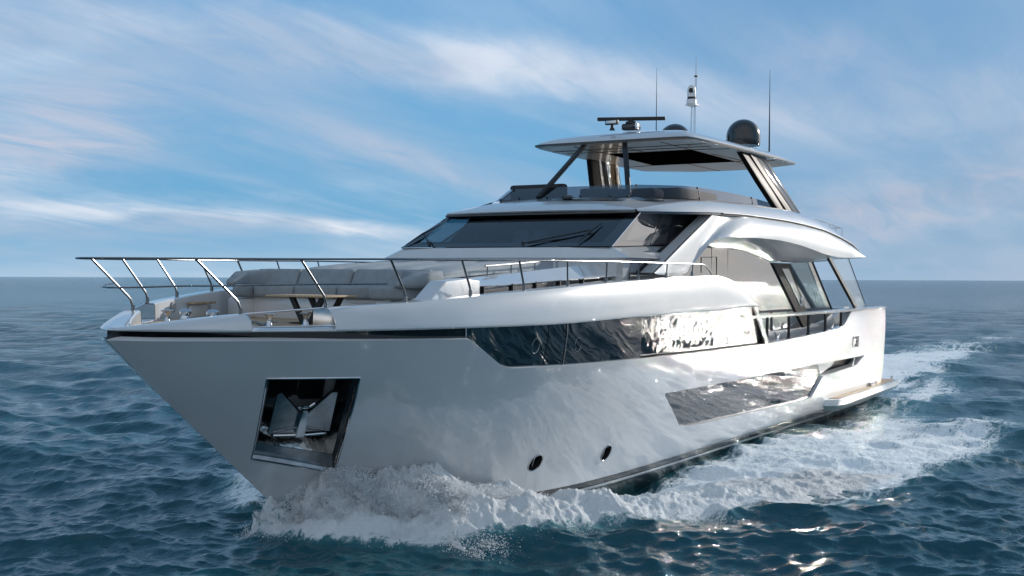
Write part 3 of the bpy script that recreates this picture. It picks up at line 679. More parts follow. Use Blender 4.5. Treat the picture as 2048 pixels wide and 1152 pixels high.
# table
tb = bpy.data.objects.new('foredeck_table', None); COL.objects.link(tb); tb.rotation_euler = yacht.rotation_euler; tb['label'] = 'small teak-topped table on black V-shaped legs in front of the foredeck sofa'; tb['category'] = 'table'
b = B(); b.prism([(2.72, -1.26, 3.545), (2.72, -.12, 3.545), (3.42, -.12, 3.545), (3.42, -1.26, 3.545)], (0, 0, .028), .008); b.done('table_top', TEAK, tb)
b = B()
for (ya, yb) in ((-.95, -.80), (-.78, -.70)):
    pass
for x in (2.86, 3.26):
    for (ytop, ybot) in ((-.48, -.70), (-1.06, -.82)):
        B().prism([(x, ytop-.045, 3.545), (x, ytop+.045, 3.545), (x, ybot+.045, 3.17), (x, ybot-.045, 3.17)], (.05, 0, 0)).done('table_leg', BLACKM, tb, smooth=False)

b = B(); b.prism([(2.80, -1.0, 3.165), (2.80, -.5, 3.165), (3.36, -.5, 3.165), (3.36, -1.0, 3.165)], (0, 0, .015), .004); b.done('table_base', BLACKM, tb)
b = B(); b.box((3.46, -1.0, 3.56), (.06, .32, .03), .006); b.done('table_flap', FABRICD, tb)

# ---- sunpad and raised trunk
trunk = bpy.data.objects.new('coachroof', None); COL.objects.link(trunk); trunk.parent = yacht
b = B()
st = [(4.92, 1.98, 3.80, 2.33, 3.70), (5.6, 2.0, 3.84, 2.38, 3.715), (7.1, 2.02, 3.95, 2.41, 3.785), (8.6, 2.06, 4.05, 2.45, 3.84), (9.6, 2.15, 4.10, 2.47, 3.875), (10.9, 2.25, 4.12, 2.50, 3.925), (12.6, 2.3, 4.15, 2.53, 3.97)]
b.loft([[(x, -yt+.5, zt-.02), (x, -yt, zt), (x, -yb, zb), (x, -yb+.06, zb-.02)] for x, yt, zt, yb, zb in st])
b.loft([[(4.92, -1.4, 3.2), (4.92, -1.98, 3.80), (4.92, -2.33, 3.70)], [(4.90, -1.4, 3.2), (4.90, -2.0, 3.2), (4.9, -2.33, 3.2)]])
b.mirror_y(); b.done('side_panel', WHITE2, trunk, angle=20)
b = B(); b.loft([[(x, -yt+.5, zt-.03) for x, yt, zt, yb, zb in st], [(x, yt-.5, zt-.03) for x, yt, zt, yb, zb in st]]); b.done('roof_deck', WHITE2, trunk)
for sg_ in (1, -1):
    y = sg_
    sl = [(4.95, 3.70, 3.53), (5.5, 3.71, 3.58), (7.1, 3.785, 3.67), (8.9, 3.84, 3.765), (10.9, 3.92, 3.87)]
    b = B(); b.loft([[(x, y*2.36, zt+.01), (x, y*2.36, zb-.02)] for x, zt, zb in sl]); b.done('slot_window', HGLASS, trunk, smooth=False)
    b = B(); b.loft([[(x, y*2.34, zb), (x, y*2.46, zb), (x, y*2.48, zb-.03), (x, y*2.48, 3.12)] for x, zt, zb in sl]); b.done('slot_sill', CREAM, trunk)
    for x in (5.05, 5.9, 6.65, 7.45, 8.3): B().box((x, y*2.385, float(np.interp(x, [5, 11], [3.63, 3.90]))), (.035, .03, .14)).done('slot_divider', BLACKM, trunk, smooth=False)
pad = bpy.data.objects.new('sunpad', None); COL.objects.link(pad); pad.rotation_euler = yacht.rotation_euler; pad['label'] = 'pale grey tufted sunbathing pad between the foredeck sofa and the windscreen'; pad['category'] = 'sunpad'
for i in range(4):
    y0 = -1.62+i*.81
    b = B(); b.prism([(4.98, y0, 3.80), (5.0, y0+.80, 3.80), (8.7, y0+.80, 4.02), (8.7, y0, 4.02)], (0, 0, .12), 0)
    bmesh.ops.subdivide_edges(b.bm, edges=b.bm.edges[:], cuts=7, use_grid_fill=True)
    for v in b.bm.verts:
        u = (v.co.y-y0)/.80; t = min(1, max(0, (v.co.x-4.98)/.5)); t2 = min(1, max(0, (8.7-v.co.x)/.3))
        e = (1-(2*u-1)**4)*.06*(1-(1-t)**2)*(1-(1-t2)**2)
        if v.co.z > 3.88+.0590*(v.co.x-5): v.co.z += e+.015*math.sin(v.co.x*5.2)*(1-(2*u-1)**2)-.07*(1-t)**2
    b.done('pad_cushion', PAD, pad, angle=80, sub=1)
b = B(); b.tube([(6.1, -1.74, 4.02), (7.2, -1.76, 4.08), (8.75, -1.76, 4.17)], .016, 8)
for x in (6.15, 6.9, 7.7, 8.5): b.tube([(x, -1.75, 3.85), (x, -1.75, float(np.interp(x, [6.1, 8.75], [4.02, 4.17])))], .012, 8)
b.done('grab_rail', RAILC, pad)

# ---- wheelhouse
wh = bpy.data.objects.new('wheelhouse', None); COL.objects.link(wh); wh.parent = yacht
b = B()
front = lambda y, z, x: (x, y, z)
rows = []
for (yy, z_, x_) in ((2.39, 4.405, 9.40), (2.80, 4.21, 9.30), (2.66, 4.19, 9.42), (2.60, 4.12, 9.42), (2.56, 3.9, 9.5), (2.5, 3.1, 9.5)):
    rows.append([(x_+2.65, -yy, z_+.085 if z_ > 4.3 else z_), (x_+1.3, -yy, z_+.045 if z_ > 4.3 else z_), (x_+.05, -yy, z_), (x_-.02, -yy+.1, z_), (x_-.08, -yy*.5, z_), (x_-.10, 0, z_), (x_-.08, yy*.5, z_), (x_-.02, yy-.1, z_), (x_+.05, yy, z_), (x_+1.3, yy, z_+.045 if z_ > 4.3 else z_), (x_+2.65, yy, z_+.085 if z_ > 4.3 else z_)])
b.loft(rows); b.done('lower_body', WHITE2, wh, angle=18)
# dashboard ledge just inside the windscreen
b = B(); b.prism([(9.34, -2.36, 4.40), (9.34, 2.36, 4.40), (10.4, 2.34, 4.42), (10.4, -2.34, 4.42)], (0, 0, .012)); b.done('dashboard', BLACKM, wh)
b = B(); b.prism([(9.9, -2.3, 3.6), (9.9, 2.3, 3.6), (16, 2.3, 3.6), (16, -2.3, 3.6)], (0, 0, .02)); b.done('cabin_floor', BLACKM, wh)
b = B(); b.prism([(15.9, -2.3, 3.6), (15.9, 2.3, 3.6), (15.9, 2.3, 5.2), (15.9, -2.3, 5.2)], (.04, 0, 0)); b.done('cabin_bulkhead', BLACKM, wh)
# windscreen, slightly bowed
b = B(); rows = []
for t in np.linspace(0, 1, 5):
    x_ = 9.40+1.52*t; z_ = 4.42+.70*t; yy = 2.385-.125*t
    rows.append([(x_-.07*(1-(q**2)), q*yy, z_) for q in np.linspace(-1, 1, 17)])
b.loft(rows); b.done('windscreen', WGLASS, wh, angle=60)
def wsP(q, t, up=.0): x_ = 9.40+1.52*t; z_ = 4.42+.70*t; yy = 2.385-.125*t; return Vector((x_-.07*(1-q*q)-.42*up, q*yy, z_+.9*up))
b = B()
b.loft([[wsP(q, 0, .004) for q in np.linspace(-1, 1, 17)], [wsP(q, .11, .004) for q in np.linspace(-1, 1, 17)]])
b.loft([[wsP(q, .94, .004) for q in np.linspace(-1, 1, 17)], [wsP(q, 1.0, .004) for q in np.linspace(-1, 1, 17)]])
b.loft([[wsP(-1, t, .004) for t in np.linspace(.1, .95, 5)], [wsP(-.90, t, .004) for t in np.linspace(.1, .95, 5)]]); b.loft([[wsP(1, t, .004) for t in np.linspace(.1, .95, 5)], [wsP(.93, t, .004) for t in np.linspace(.1, .95, 5)]])
b.done('screen_border', glassmat('dark_frit_glass', (.004, .006, .008), .03, 1.5, True), wh)
# side glass both sides; starboard panes are see-through
for sg_ in (-1, 1):
    y = sg_
    sw = [(9.42, 2.395, 4.42), (12.05, 2.42, 4.515), (13.95, 2.34, 5.17), (10.95, 2.265, 5.135)]
    m = SIDEG if sg_ < 0 else CLEARG
    P = [Vector((a, y*c, d)) for a, c, d in sw]
    o = B().prism([P[0], P[1], P[2], P[3]], (0, -y*.012, 0)).done('side_window', m, wh, smooth=False)
    def sp(u, v, o_=.004):
        q = P[0].lerp(P[1], u).lerp(P[3].lerp(P[2], u), v); return q+Vector((0, y*o_, 0))
    b = B()
    for (u0, u1, v0, v1) in ((0, 1, 0, .17),): b.prism([sp(u0, v0), sp(u1, v0), sp(u1, v1), sp(u0, v1)], (0, y*.002, 0))
    b.prism([sp(0, .17), sp(.13, .17), sp(.02, 1), sp(0, 1)], (0, y*.002, 0)); b.prism([sp(.88, .17), sp(1, .17), sp(1, 1), sp(.94, 1)], (0, y*.002, 0))
    b.prism([sp(.60, .0), sp(.92, .0), sp(.50, 1), sp(.30, 1)], (0, y*.004, 0))
    b.done('window_border', glassmat('grey_frit_glass', (.10, .095, .10), .05, 1.8, True) if sg_ < 0 else BLACKM, o, smooth=False)
    b = B(); 
    for (u, w_) in (((.62, .33), .008), ((.91, .50), .008)):
        a0 = sp(u[0], .02, .012); a1 = sp(u[1], 1, .012); B().tube([a0, a1], w_, 6).done('window_seam', BLACKM, o)
    b.tube([sp(.62, .02, .012), sp(.91, .02, .012)], .008, 6); b.done('window_seam', BLACKM, o)
    b = B(); b.tube([sp(0, 0, .01), sp(0, 1, .01)], .014, 6); b.done('corner_trim', CHROME, o)
# seats seen through the windscreen
for yy in (1.04, .58):
    s_ = B(); s_.box((12.0, yy, 4.78), (.12, .34, .20), .04, seg=3); s_.box((12.05, yy, 4.35), (.16, .5, .75), .05, seg=3); s_.done('helm_chair', WPLAST, wh)
# wipers
def wiper(y0, tip, ba, bb_):
    wi = bpy.data.objects.new('wiper', None); COL.objects.link(wi); wi.parent = wh
    B().tube([y0, tip], .014, 6).tube([Vector(y0)+Vector((0, -.10, .0)), Vector(tip)+Vector((.0, -.06, -.10))], .010, 6).lathe([(.03, 0), (.03, .05), (.02, .06)], tuple(Vector(y0)-Vector((0, 0, .03))), 12).done('wiper_arm', RUB, wi)
    B().tube([ba, Vector(ba).lerp(Vector(bb_), .5)+Vector((-.015, 0, .02)), bb_], .012, 6, radii=[.008, .022, .008]).done('wiper_blade', RUB, wi)
wiper(wsP(-.22, .03, .05), wsP(-.72, .43, .04), wsP(-.705, .06, .035), wsP(-.75, .64, .035))
wiper(wsP(.71, .03, .05), wsP(.955, .38, .04), wsP(.975, .05, .035), wsP(.925, .68, .035))

# roof: brow + flybridge floor + side coaming as lofted shells
SX = [10.84, 11.0, 11.3, 11.64, 12.2, 12.87, 13.8, 14.9, 16.0, 17.1, 18.7, 20.4, 22.0, 23.5, 24.6, 25.2]
gy = pch([10.84, 11.0, 11.64, 12.87, 14.9, 17.1, 20.4, 23.5, 25.2], [2.24, 2.36, 2.70, 2.95, 3.10, 3.12, 3.12, 3.10, 3.02])
gz = pch([10.84, 11.64, 12.87, 14.9, 17.1, 20.4, 22, 23.5, 24.8, 25.2], [5.145, 5.165, 5.21, 5.25, 5.245, 5.15, 5.02, 4.85, 4.60, 4.5])
ty_ = pch([10.84, 11.3, 12.2, 14, 20, 24, 25.2], [2.20, 2.34, 2.58, 2.72, 2.78, 2.75, 2.7])
tz_ = pch([10.84, 11.3, 12.2, 14.0, 16, 18.5, 20.2, 22, 23.6, 24.6, 25.2], [5.19, 5.275, 5.40, 5.52, 5.56, 5.55, 5.50, 5.32, 5.05, 4.78, 4.56])
by_ = pch([10.84, 11.3, 11.9, 12.6, 13.4, 16, 20, 25.2], [1.9, 1.7, 1.62, 2.05, 2.24, 2.36, 2.40, 2.3])
bz_ = pch([10.84, 11.3, 11.87, 12.6, 14, 17, 19.7, 22, 24, 25.2], [5.20, 5.36, 5.49, 5.50, 5.54, 5.62, 5.60, 5.36, 4.98, 4.58])
b = B(); rows = []
for x in SX:
    g = (x, -float(gy(x)), float(gz(x))); t = (x, -float(ty_(x)), float(tz_(x))); q = (x, -float(by_(x)), float(bz_(x)))
    rows.append([(x, g[1]+.05, g[2]-.012), g, (x, g[1]*.8+t[1]*.2-.02, g[2]*.78+t[2]*.22), (x, g[1]*.5+t[1]*.5-.03, g[2]*.42+t[2]*.58), (x, g[1]*.12+t[1]*.88-.01, g[2]*.08+t[2]*.92), t, (x, t[1]*.9+q[1]*.1, t[2]+.002), q])
b.loft(rows); b.mirror_y(); b.done('flybridge_coaming', WHITE2, yacht, merge=True, angle=50)
# roof centre
b = B(); rows = []
for x, z_ in ((10.80, 5.150), (10.775, 5.175), (10.82, 5.20), (11.0, 5.26), (11.3, 5.36), (11.87, 5.49), (12.5, 5.50), (13.2, 5.50)):
    yy = float(by_(max(x, 10.84))) if x > 10.83 else 2.22
    rows.append([(x-.05*(1-(q*q)), q*yy, z_+.02*(1-q*q)) for q in np.linspace(-1, 1, 17)])
b.loft(rows); b.done('brow', WHITE2, yacht, angle=50)
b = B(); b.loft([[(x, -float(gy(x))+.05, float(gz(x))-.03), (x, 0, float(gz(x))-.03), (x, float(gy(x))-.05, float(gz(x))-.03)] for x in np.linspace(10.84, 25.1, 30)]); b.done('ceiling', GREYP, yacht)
b = B(); b.loft([[(10.76+dx_-.04*(1-q*q), q*2.24, z_) for q in np.linspace(-1, 1, 17)] for dx_, z_ in ((.06, 5.105), (.0, 5.115), (.0, 5.148), (.04, 5.152))]); b.done('brow_black_strip', BLACK, yacht)  # black strip along the lower front edge of the brow
b = B(); b.loft([[(x, -float(by_(x))+.02, float(bz_(x))-.05), (x, float(by_(x))-.02, float(bz_(x))-.05)] for x in np.linspace(13, 25.1, 20)]); b.done('flybridge_floor', TEAK, yacht)
# dark sculpted inlay on the roof front
b = B(); 
pts = [(11.80, .72), (11.70, .3), (11.62, -.4), (11.66, -1.1), (11.9, -1.75), (12.25, -2.15), (12.05, -2.3), (11.72, -2.05), (11.45, -1.5), (11.42, -.6), (11.6, .2)]
def roofz(x, y): 
    return float(np.interp(x, [10.8, 11.0, 11.3, 11.87, 12.5], [5.2, 5.26, 5.36, 5.49, 5.51]))+.02*(1-min(1, (y/1.65)**2)) - (max(0, abs(y)-1.62))*.16
b.prism([(x, y, roofz(x, y)+.022) for x, y in pts], (0, 0, .008)); b.done('roof_inlay', BLACK, yacht, smooth=False)
B().box((11.55, -.30, 5.51), (.14, .22, .09), .03).done('searchlight', BLACK, yacht)
# dark groove line under the coaming
for y in (1, -1):
    B().loft([[(x, y*(float(gy(x))-.03), float(gz(x))+.0), (x, y*(float(gy(x))-.02), float(gz(x))-.05)] for x in np.linspace(10.9, 25.1, 50)]).done('coaming_groove', BLACK, yacht)
    B().tube([(x, y*(float(gy(x))+.002), float(gz(x))-.012) for x in np.linspace(13.5, 25.1, 50)], .012, 6).done('coaming_trim', CREAM, yacht)

# overhang face below the groove
ly = pch([12.6, 13.4, 15.4, 17.7, 20.4, 22, 24.6, 25.2], [3.15, 3.28, 3.32, 3.33, 3.32, 3.31, 3.24, 3.1])
lz = pch([12.6, 13.4, 15.4, 17.74, 19.03, 20.43, 21.95, 24.0, 24.8, 25.2], [4.68, 4.71, 4.74, 4.66, 4.56, 4.45, 4.41, 4.45, 4.47, 4.48])
sy = pch([12.6, 18, 23, 25.2], [2.70, 2.66, 2.66, 2.6]); sz = pch([12.6, 13.7, 15.2, 16.8, 18.07, 19.87, 21.25, 23, 25.2], [4.52, 4.49, 4.51, 4.41, 4.25, 4.24, 4.29, 4.42, 4.47])
rowdef = [(13.05, 10.10, 2.93, 3.94, .05), (13.12, 10.25, 2.95, 3.905, .1), (13.3, 10.8, 2.96, 3.90, .1), (13.5, 11.35, 2.97, 3.90, .1), (13.6, 11.62, 2.98, 3.96, .18), (13.85, 12.1, 3.03, 4.26, .2), (14.1, 12.55, 3.08, 4.54, .2), (14.3, 12.85, 3.14, 4.65, .3), (14.6, 13.3, 3.22, 4.70, .5), (15.1, 14.0, 3.28, 4.725, .7), (15.7, 14.9, 3.31, 4.735, .9)]
rowdef += [(x, x, float(ly(x)), float(lz(x)), 1.0) for x in np.concatenate([np.linspace(16.2, 24.6, 35), [24.9, 25.1, 25.2]])]
for sg_ in (-1, 1):
    b = B(); rows = []
    for i, (tx_, bx_, by2, bz2, bw) in enumerate(rowdef):
        G = Vector((tx_, -float(gy(tx_))+.02, float(gz(tx_))-.045)); G.y = -(2.93+(-G.y-2.93)*min(1, .3+bw)) if i < 8 else G.y
        L_ = Vector((bx_, -by2, bz2))
        if bx_ < 12.5: S_ = L_+Vector((.10 if bx_ > 11.4 else .0, .30, .02 if bx_ > 11.4 else 0))
        elif bx_ < 13.4: S_ = Vector((bx_+.1, -2.75, 4.53))
        else: S_ = Vector((bx_, -float(sy(bx_)), float(sz(bx_))))
        row = [G+Vector((.0, .25 if i == 0 else .0, 0))] if i == 0 else [G+Vector((0, .001, .001))]
        row.append(G)
        for t in (.15, .35, .55, .75, .92, 1.0):
            p = G.lerp(L_, t); p.y -= .075*bw*math.sin(math.pi*t)*(1 if bx_ < 23 else .6); row.append(p)
        row.append(L_+Vector((0, .03, -.012)) if bx_ > 12.5 else L_+Vector((.02, .03, 0)))
        for t in (.25, .5, .75, 1.0):
            p = (L_+Vector((0, .03, -.012))).lerp(S_, t)
            if bx_ > 12.8: p.z -= (.05 if 16.5 < bx_ < 21.5 else .03)*math.sin(math.pi*t)
            row.append(p)
        row.append(S_+Vector((0, .08, .0)))
        rows.append([(p.x, -sg_*-p.y if sg_ > 0 else p.y, p.z) if False else (p.x, p.y*(-sg_)*-1 if sg_ < 0 else -p.y, p.z) for p in rows_fix(row)] if False else [(p.x, p.y if sg_ < 0 else -p.y, p.z) for p in row])
    fr_ = [(v[0]-.0, v[1]-(.28 if sg_ > 0 else -.28), v[2]) for v in rows[0][1:8]]
    b.loft([fr_, rows[0][1:8]]); b.loft(rows); b.done('upper_deck_overhang', WHITE2, yacht, angle=38, merge=True)
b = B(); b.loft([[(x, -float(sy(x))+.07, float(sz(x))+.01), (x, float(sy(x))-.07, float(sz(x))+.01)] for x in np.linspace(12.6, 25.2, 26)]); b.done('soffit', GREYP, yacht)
b = B(); b.loft([[(25.2, -3.1, 4.48), (25.2, 3.1, 4.48)], [(25.25, -3.0, 4.52), (25.25, 3.0, 4.52)], [(25.2, -2.3, 4.6), (25.2, 2.3, 4.6)]]); b.done('overhang_end', WHITE2, yacht)
for y in (1, -1):
    B().tube([(13.0, y*2.95, 5.165), (11.5, y*2.945, 4.54), (10.08, y*2.94, 3.93)], .016, 6).done('buttress_seam', BLACK, yacht)

# ---- saloon glazing
for sg_ in (-1, 1):
    y = sg_; 
    def sq(name, pts, mat, par, t=.02): return B().prism([(a, y*c, d) for a, c, d in pts], (0, -y*t, 0)).done(name, mat, par, smooth=False)
    g = sq('saloon_window', [(9.8, 2.60, 3.2), (9.8, 2.60, 4.25), (12.4, 2.60, 4.62), (15.3, 2.60, 4.60), (17.0, 2.60, 4.5), (17.95, 2.60, 4.24), (19.95, 2.62, 2.9), (20.5, 2.62, 2.5), (9.8, 2.60, 2.5)], SGLASS, yacht)
    b = B()
    for x in (13.9, 14.9): b.box((x, y*2.603, 3.9), (.014, .004, 1.3))
    b.tube([(13.3, y*2.607, 3.95), (13.3, y*2.607, 4.28), (14.2, y*2.607, 4.30), (14.2, y*2.607, 3.9)], .008, 6); b.done('window_seam', BLACKM, g)
    d = sq('saloon_door', [(17.92, 2.64, 4.22), (19.30, 2.64, 4.22), (21.25, 2.66, 2.5), (20.55, 2.66, 2.5)], FLATB, yacht, .05)
    sq('pane', [(18.62, 2.655, 4.08), (19.18, 2.655, 4.08), (20.5, 2.665, 3.10), (20.15, 2.665, 3.10)], CLEARG if 0 else glassmat('door_glass', (.10, .13, .14), .05, 1.7, True), d, .01)
    B().box((20.2, y*2.68, 3.25), (.05, .03, .16), .01).done('handle', CHROME, d)
    g = sq('saloon_window', [(19.35, 2.60, 4.22), (21.35, 2.60, 4.33), (23.35, 2.62, 2.9), (23.5, 2.62, 2.5), (21.2, 2.62, 2.5)], SGLASS, yacht)
    b = B(); b.tube([(22.0, y*2.61, 2.9), (21.6, y*2.61, 3.45), (21.75, y*2.61, 3.46), (22.1, y*2.61, 2.9)], .006, 6); b.done('window_seam', BLACKM, g); B().tube([(21.36, y*2.61, 4.32), (23.36, y*2.63, 2.9)], .02, 6).done('window_end_frame', BLACKM, g)
    # lower white plinth and side deck
    sq('saloon_plinth', [(15.3, 2.66, 2.1), (15.3, 2.66, 2.52), (20.3, 2.66, 2.52), (22.9, 2.7, 2.66), (24.4, 2.7, 3.0), (24.9, 2.7, 3.0), (24.9, 2.7, 2.1)], WHITE2, yacht, .1)
    b = B(); b.prism([(15.0, y*3.3, 2.12), (26.4, y*3.3, 2.12), (26.4, y*2.0, 2.12), (15.0, y*2.0, 2.12)], (0, 0, .02)); b.done('side_deck', TEAK, yacht, smooth=False)
    # inside skin of stern bulwark
    b = B(); xs3 = np.linspace(15.2, 26.3, 30)
    b.loft([[(x, y*3.37, max(2.2, zlow(x))-.01), (x, y*3.22, max(2.2, zlow(x))-.01), (x, y*3.20, 2.12)] for x in xs3]); b.done('bulwark_inner', WHITE2, yacht)
    # aft wing glass
    ag = sq('aft_screen', [(20.9, 3.20, 4.38), (22.85, 3.20, 4.40), (24.75, 3.24, 2.98), (23.6, 3.24, 3.0)], CLEARG, yacht, .02)
    b = B(); b.prism([(20.75, y*3.23, 4.40), (20.98, y*3.23, 4.40), (23.70, y*3.27, 2.98), (23.48, y*3.27, 2.98)], (0, -y*.08, 0)); b.done('frame', BLACK, ag, smooth=False)
    b = B(); b.tube([(22.85, y*3.2, 4.4), (24.75, y*3.24, 2.98)], .014, 6); b.done('edge_trim', CHROME, ag)
    # stern handrail
    hr = bpy.data.objects.new('stern_handrail', None); COL.objects.link(hr); hr.parent = yacht
    b = B(); sec = lambda x, z: [(x, y*3.44, z-.035), (x, y*3.44, z+.02), (x, y*3.40, z+.035), (x, y*3.24, z+.035), (x, y*3.24, z-.035)]
    b.loft([sec(x, z) for x, z in ((13.75, 3.035), (14.2, 3.01), (17, 2.985), (21, 2.97), (26.3, 2.955))], closed=True, capends=True); b.done('top_rail', CHROME, hr, angle=25)
    for x in (15.45, 17.03, 18.6, 20.1, 21.6):
        b = B(); zb = zlow(x); b.tube([(x, y*3.34, zb-.02), (x, y*3.34, 2.96)], .035, 8); b.lathe([(.055, 0), (.055, .03), (.036, .05)], (x, y*3.34, zb-.01), 10); b.done('rail_post', BLACKM, hr)
    # deck cleats
    for x in (16.3, 20.85):
        b = B(); zb = 2.42 if x < 18 else 2.49; b.tube([(x-.16, y*3.31, zb+.16), (x-.06, y*3.3, zb+.07), (x, y*3.3, zb+.06), (x+.06, y*3.3, zb+.07), (x+.16, y*3.31, zb+.16)], .022, 8, radii=[.012, .025, .03, .025, .012]); b.lathe([(.04, -.02), (.028, .06)], (x, y*3.3, zb), 10); b.done('cleat', CHROME, yacht)
# cockpit pieces near the stern
B().box((24.9, 0, 2.55), (.6, 3.6, .8), .06, seg=3).done('cockpit_sofa', FABRICD, yacht)
B().box((24.8, -2.35, 2.5), (.5, .5, .9), .04).done('cockpit_locker', CREAM, yacht)
# quarter panel behind (aft bulwark wing)
b = B(); b.prism([(21.8, -3.18, 2.13), (22.5, -3.18, 2.90), (26.3, -3.18, 2.9), (26.3, -3.18, 2.13)], (0, .04, 0)); b.mirror_y(); b.done('quarter_panel', WHITE2, yacht, smooth=False)
# badge on the quarter: small steel nameplate of squared strokes
bd = bpy.data.objects.new('badge', None); COL.objects.link(bd); bd.parent = yacht
def stroke(cells, name):
    b = B()
    for (x0, x1, z0, z1) in cells:
        L = [(x0, z0), (x1, z0), (x1, z1), (x0, z1)]; P0 = [tuple(hp(np.array([a]), np.array([c]), -.012)[0][0]) for a, c in L]; b.prism(P0, (0, .02, 0))
    return b.done(name, BLACK, bd, smooth=False)
stroke([(22.60, 22.68, 1.92, 2.22)], 'bar')
stroke([(22.78, 23.24, 2.16, 2.21), (23.16, 23.24, 1.92, 2.21), (22.92, 23.24, 2.05, 2.09), (22.84, 23.24, 1.92, 1.96), (22.84, 22.92, 1.92, 2.02), (23.00, 23.06, 1.95, 2.19)], 'emblem')

# ---- fold-out side platform
pf = bpy.data.objects.new('swim_platform', None); COL.objects.link(pf); pf.parent = yacht
top = [(20.6, 3.18), (20.9, 3.50), (21.5, 3.58), (27.9, 3.52), (28.1, 3.3), (28.1, -.0), (26.4, 0), (26.4, 3.12)]
b = B(); rows = [[(x+(0.0), -yv, .62) for x, yv in top], [(x, -yv+.02, .46) for x, yv in top], [(x+(.35 if x < 22 else -.1), -yv+.25, .26) for x, yv in top]]
b.loft(rows, closed=True); b.bm.faces.new([b.bm.verts.new(p) for p in rows[0]]); b.mirror_y(); b.done('platform_body', WHITE2, pf, angle=30)
b = B(); b.prism([(20.95, -3.2, .628), (21.2, -3.44, .628), (27.8, -3.40, .628), (27.9, -3.25, .628), (27.9, 0, .628), (26.55, 0, .628), (26.55, -3.15, .628)], (0, 0, .004)); b.mirror_y(); b.done('teak_deck', TEAK, pf, smooth=False)
B().box((25.4, -3.3, .69), (.7, .06, .12), .01).done('step', STEELD, pf)
B().lathe([(.03, 0), (.02, .05), (.04, .1)], (27.8, -3.3, .63), 10).done('cleat', CHROME, pf)

# ---- flybridge screen, seats
fs = bpy.data.objects.new('flybridge_screen', None); COL.objects.link(fs); fs.parent = yacht
basep = [(11.87, -1.55, 5.50), (12.35, -2.0, 5.50), (13.2, -2.22, 5.53), (14.0, -2.29, 5.55), (15.5, -2.34, 5.60), (17.2, -2.37, 5.63), (19.9, -2.38, 5.62)]
topp = [(12.44, -1.51, 5.80), (12.75, -1.88, 5.80), (13.3, -2.13, 5.815), (14.0, -2.23, 5.825), (15.5, -2.30, 5.82), (17.2, -2.34, 5.79), (19.9, -2.37, 5.68)]
b1 = curve(basep, 4); t1 = curve(topp, 4)
B().loft([[(11.87, -1.55, 5.50), (11.87, 0, 5.51), (11.87, 1.55, 5.50)], [(12.44, -1.51, 5.80), (12.44, 0, 5.81), (12.44, 1.51, 5.80)]]).done('front_pane', TGLASS, fs, smooth=False)
for y in (1, -1):
    B().loft([[(p.x, p.y*y, p.z) for p in b1], [(p.x, p.y*y, p.z) for p in t1]]).done('side_pane', TGLASS, fs)
for y in (1, -1):
    for (i) in (0, 3, 5):
        p = Vector(basep[i]); q = Vector(topp[i]); B().tube([(p.x, p.y*y, p.z), (q.x, q.y*y, q.z)], .010, 6).done('glass_joint', BLACKM, fs)
        for t in (.1, .95): c_ = p.lerp(q, t); B().lathe([(.018, -.02), (.018, .02)], (c_.x-.03, c_.y*y, c_.z), 8, 'Y').done('glass_button', BLACKM, fs)
for q in (-1.1, -.4, .4, 1.1): B().lathe([(.016, -.02), (.016, .02)], (11.93, q, 5.56), 8, 'X').done('glass_button', BLACKM, fs)
B().tube([(11.86, -1.55, 5.50), (11.86, 1.55, 5.50)], .012, 6).done('screen_gasket', BLACKM, fs)
fb = bpy.data.objects.new('flybridge_seating', None); COL.objects.link(fb); fb.rotation_euler = yacht.rotation_euler; fb['label'] = 'dark seats behind the tinted screen on the open upper deck'; fb['category'] = 'seating'
B().box((13.0, 1.22, 5.78), (.22, 1.42, .30), .06, seg=3).done('bench_back', BLACKM, fb)
B().box((13.2, 1.22, 5.58), (.6, 1.42, .16), .05, seg=3).done('bench_seat', BLACKM, fb)
B().box((13.5, -.05, 5.70), (.5, .72, .26), .06, seg=3).done('helm_console', FABRICD, fb)
B().box((15.2, -1.45, 5.72), (2.3, .7, .26), .08, seg=3).done('settee', FABRICD, fb)
B().box((13.25, -1.15, 5.66), (.6, 1.0, .22), .08, seg=3).done('lounge_pad', FABRICD, fb)

# ---- hardtop
ht = bpy.data.objects.new('hardtop', None); COL.objects.link(ht); ht.parent = yacht
HO = [(14.0, 0.0), (14.0, 1.0), (14.02, 1.75), (14.10, 1.93), (14.4, 2.02), (15.5, 2.12), (17.5, 2.22), (19.5, 2.25), (20.9, 2.24), (21.0, 2.20), (21.35, 1.6), (21.8, .9), (21.85, 0)]
full = [(x, -y) for x, y in HO]+[(x, y) for x, y in HO[-2:0:-1]]
cx0 = 17.9
def ringh(s, z, dome=0, camb=0): return [(cx0+(x-cx0)*s, y*s, z+camb*max(0, 1-(abs(y)*s/2.2)**2)) for x, y in full]
b = B(); rows = [ringh(.972, 6.905), ringh(.99, 6.905), ringh(1.0, 6.935), ringh(.995, 6.975), ringh(.97, 7.03, camb=.02), ringh(.88, 7.12, camb=.06), ringh(.7, 7.20, camb=.10), ringh(.45, 7.24, camb=.12), ringh(.2, 7.26, camb=.12), ringh(.01, 7.26, camb=.12)]
b.loft(rows, closed=True); b.done('roof_shell', WHITE2, ht, angle=45)
b = B(); b.loft([ringh(.985, 6.915), ringh(1.006, 6.925), ringh(1.006, 6.968), ringh(.99, 6.975)], closed=True); 
b.done('edge_strip', BLACK, ht)
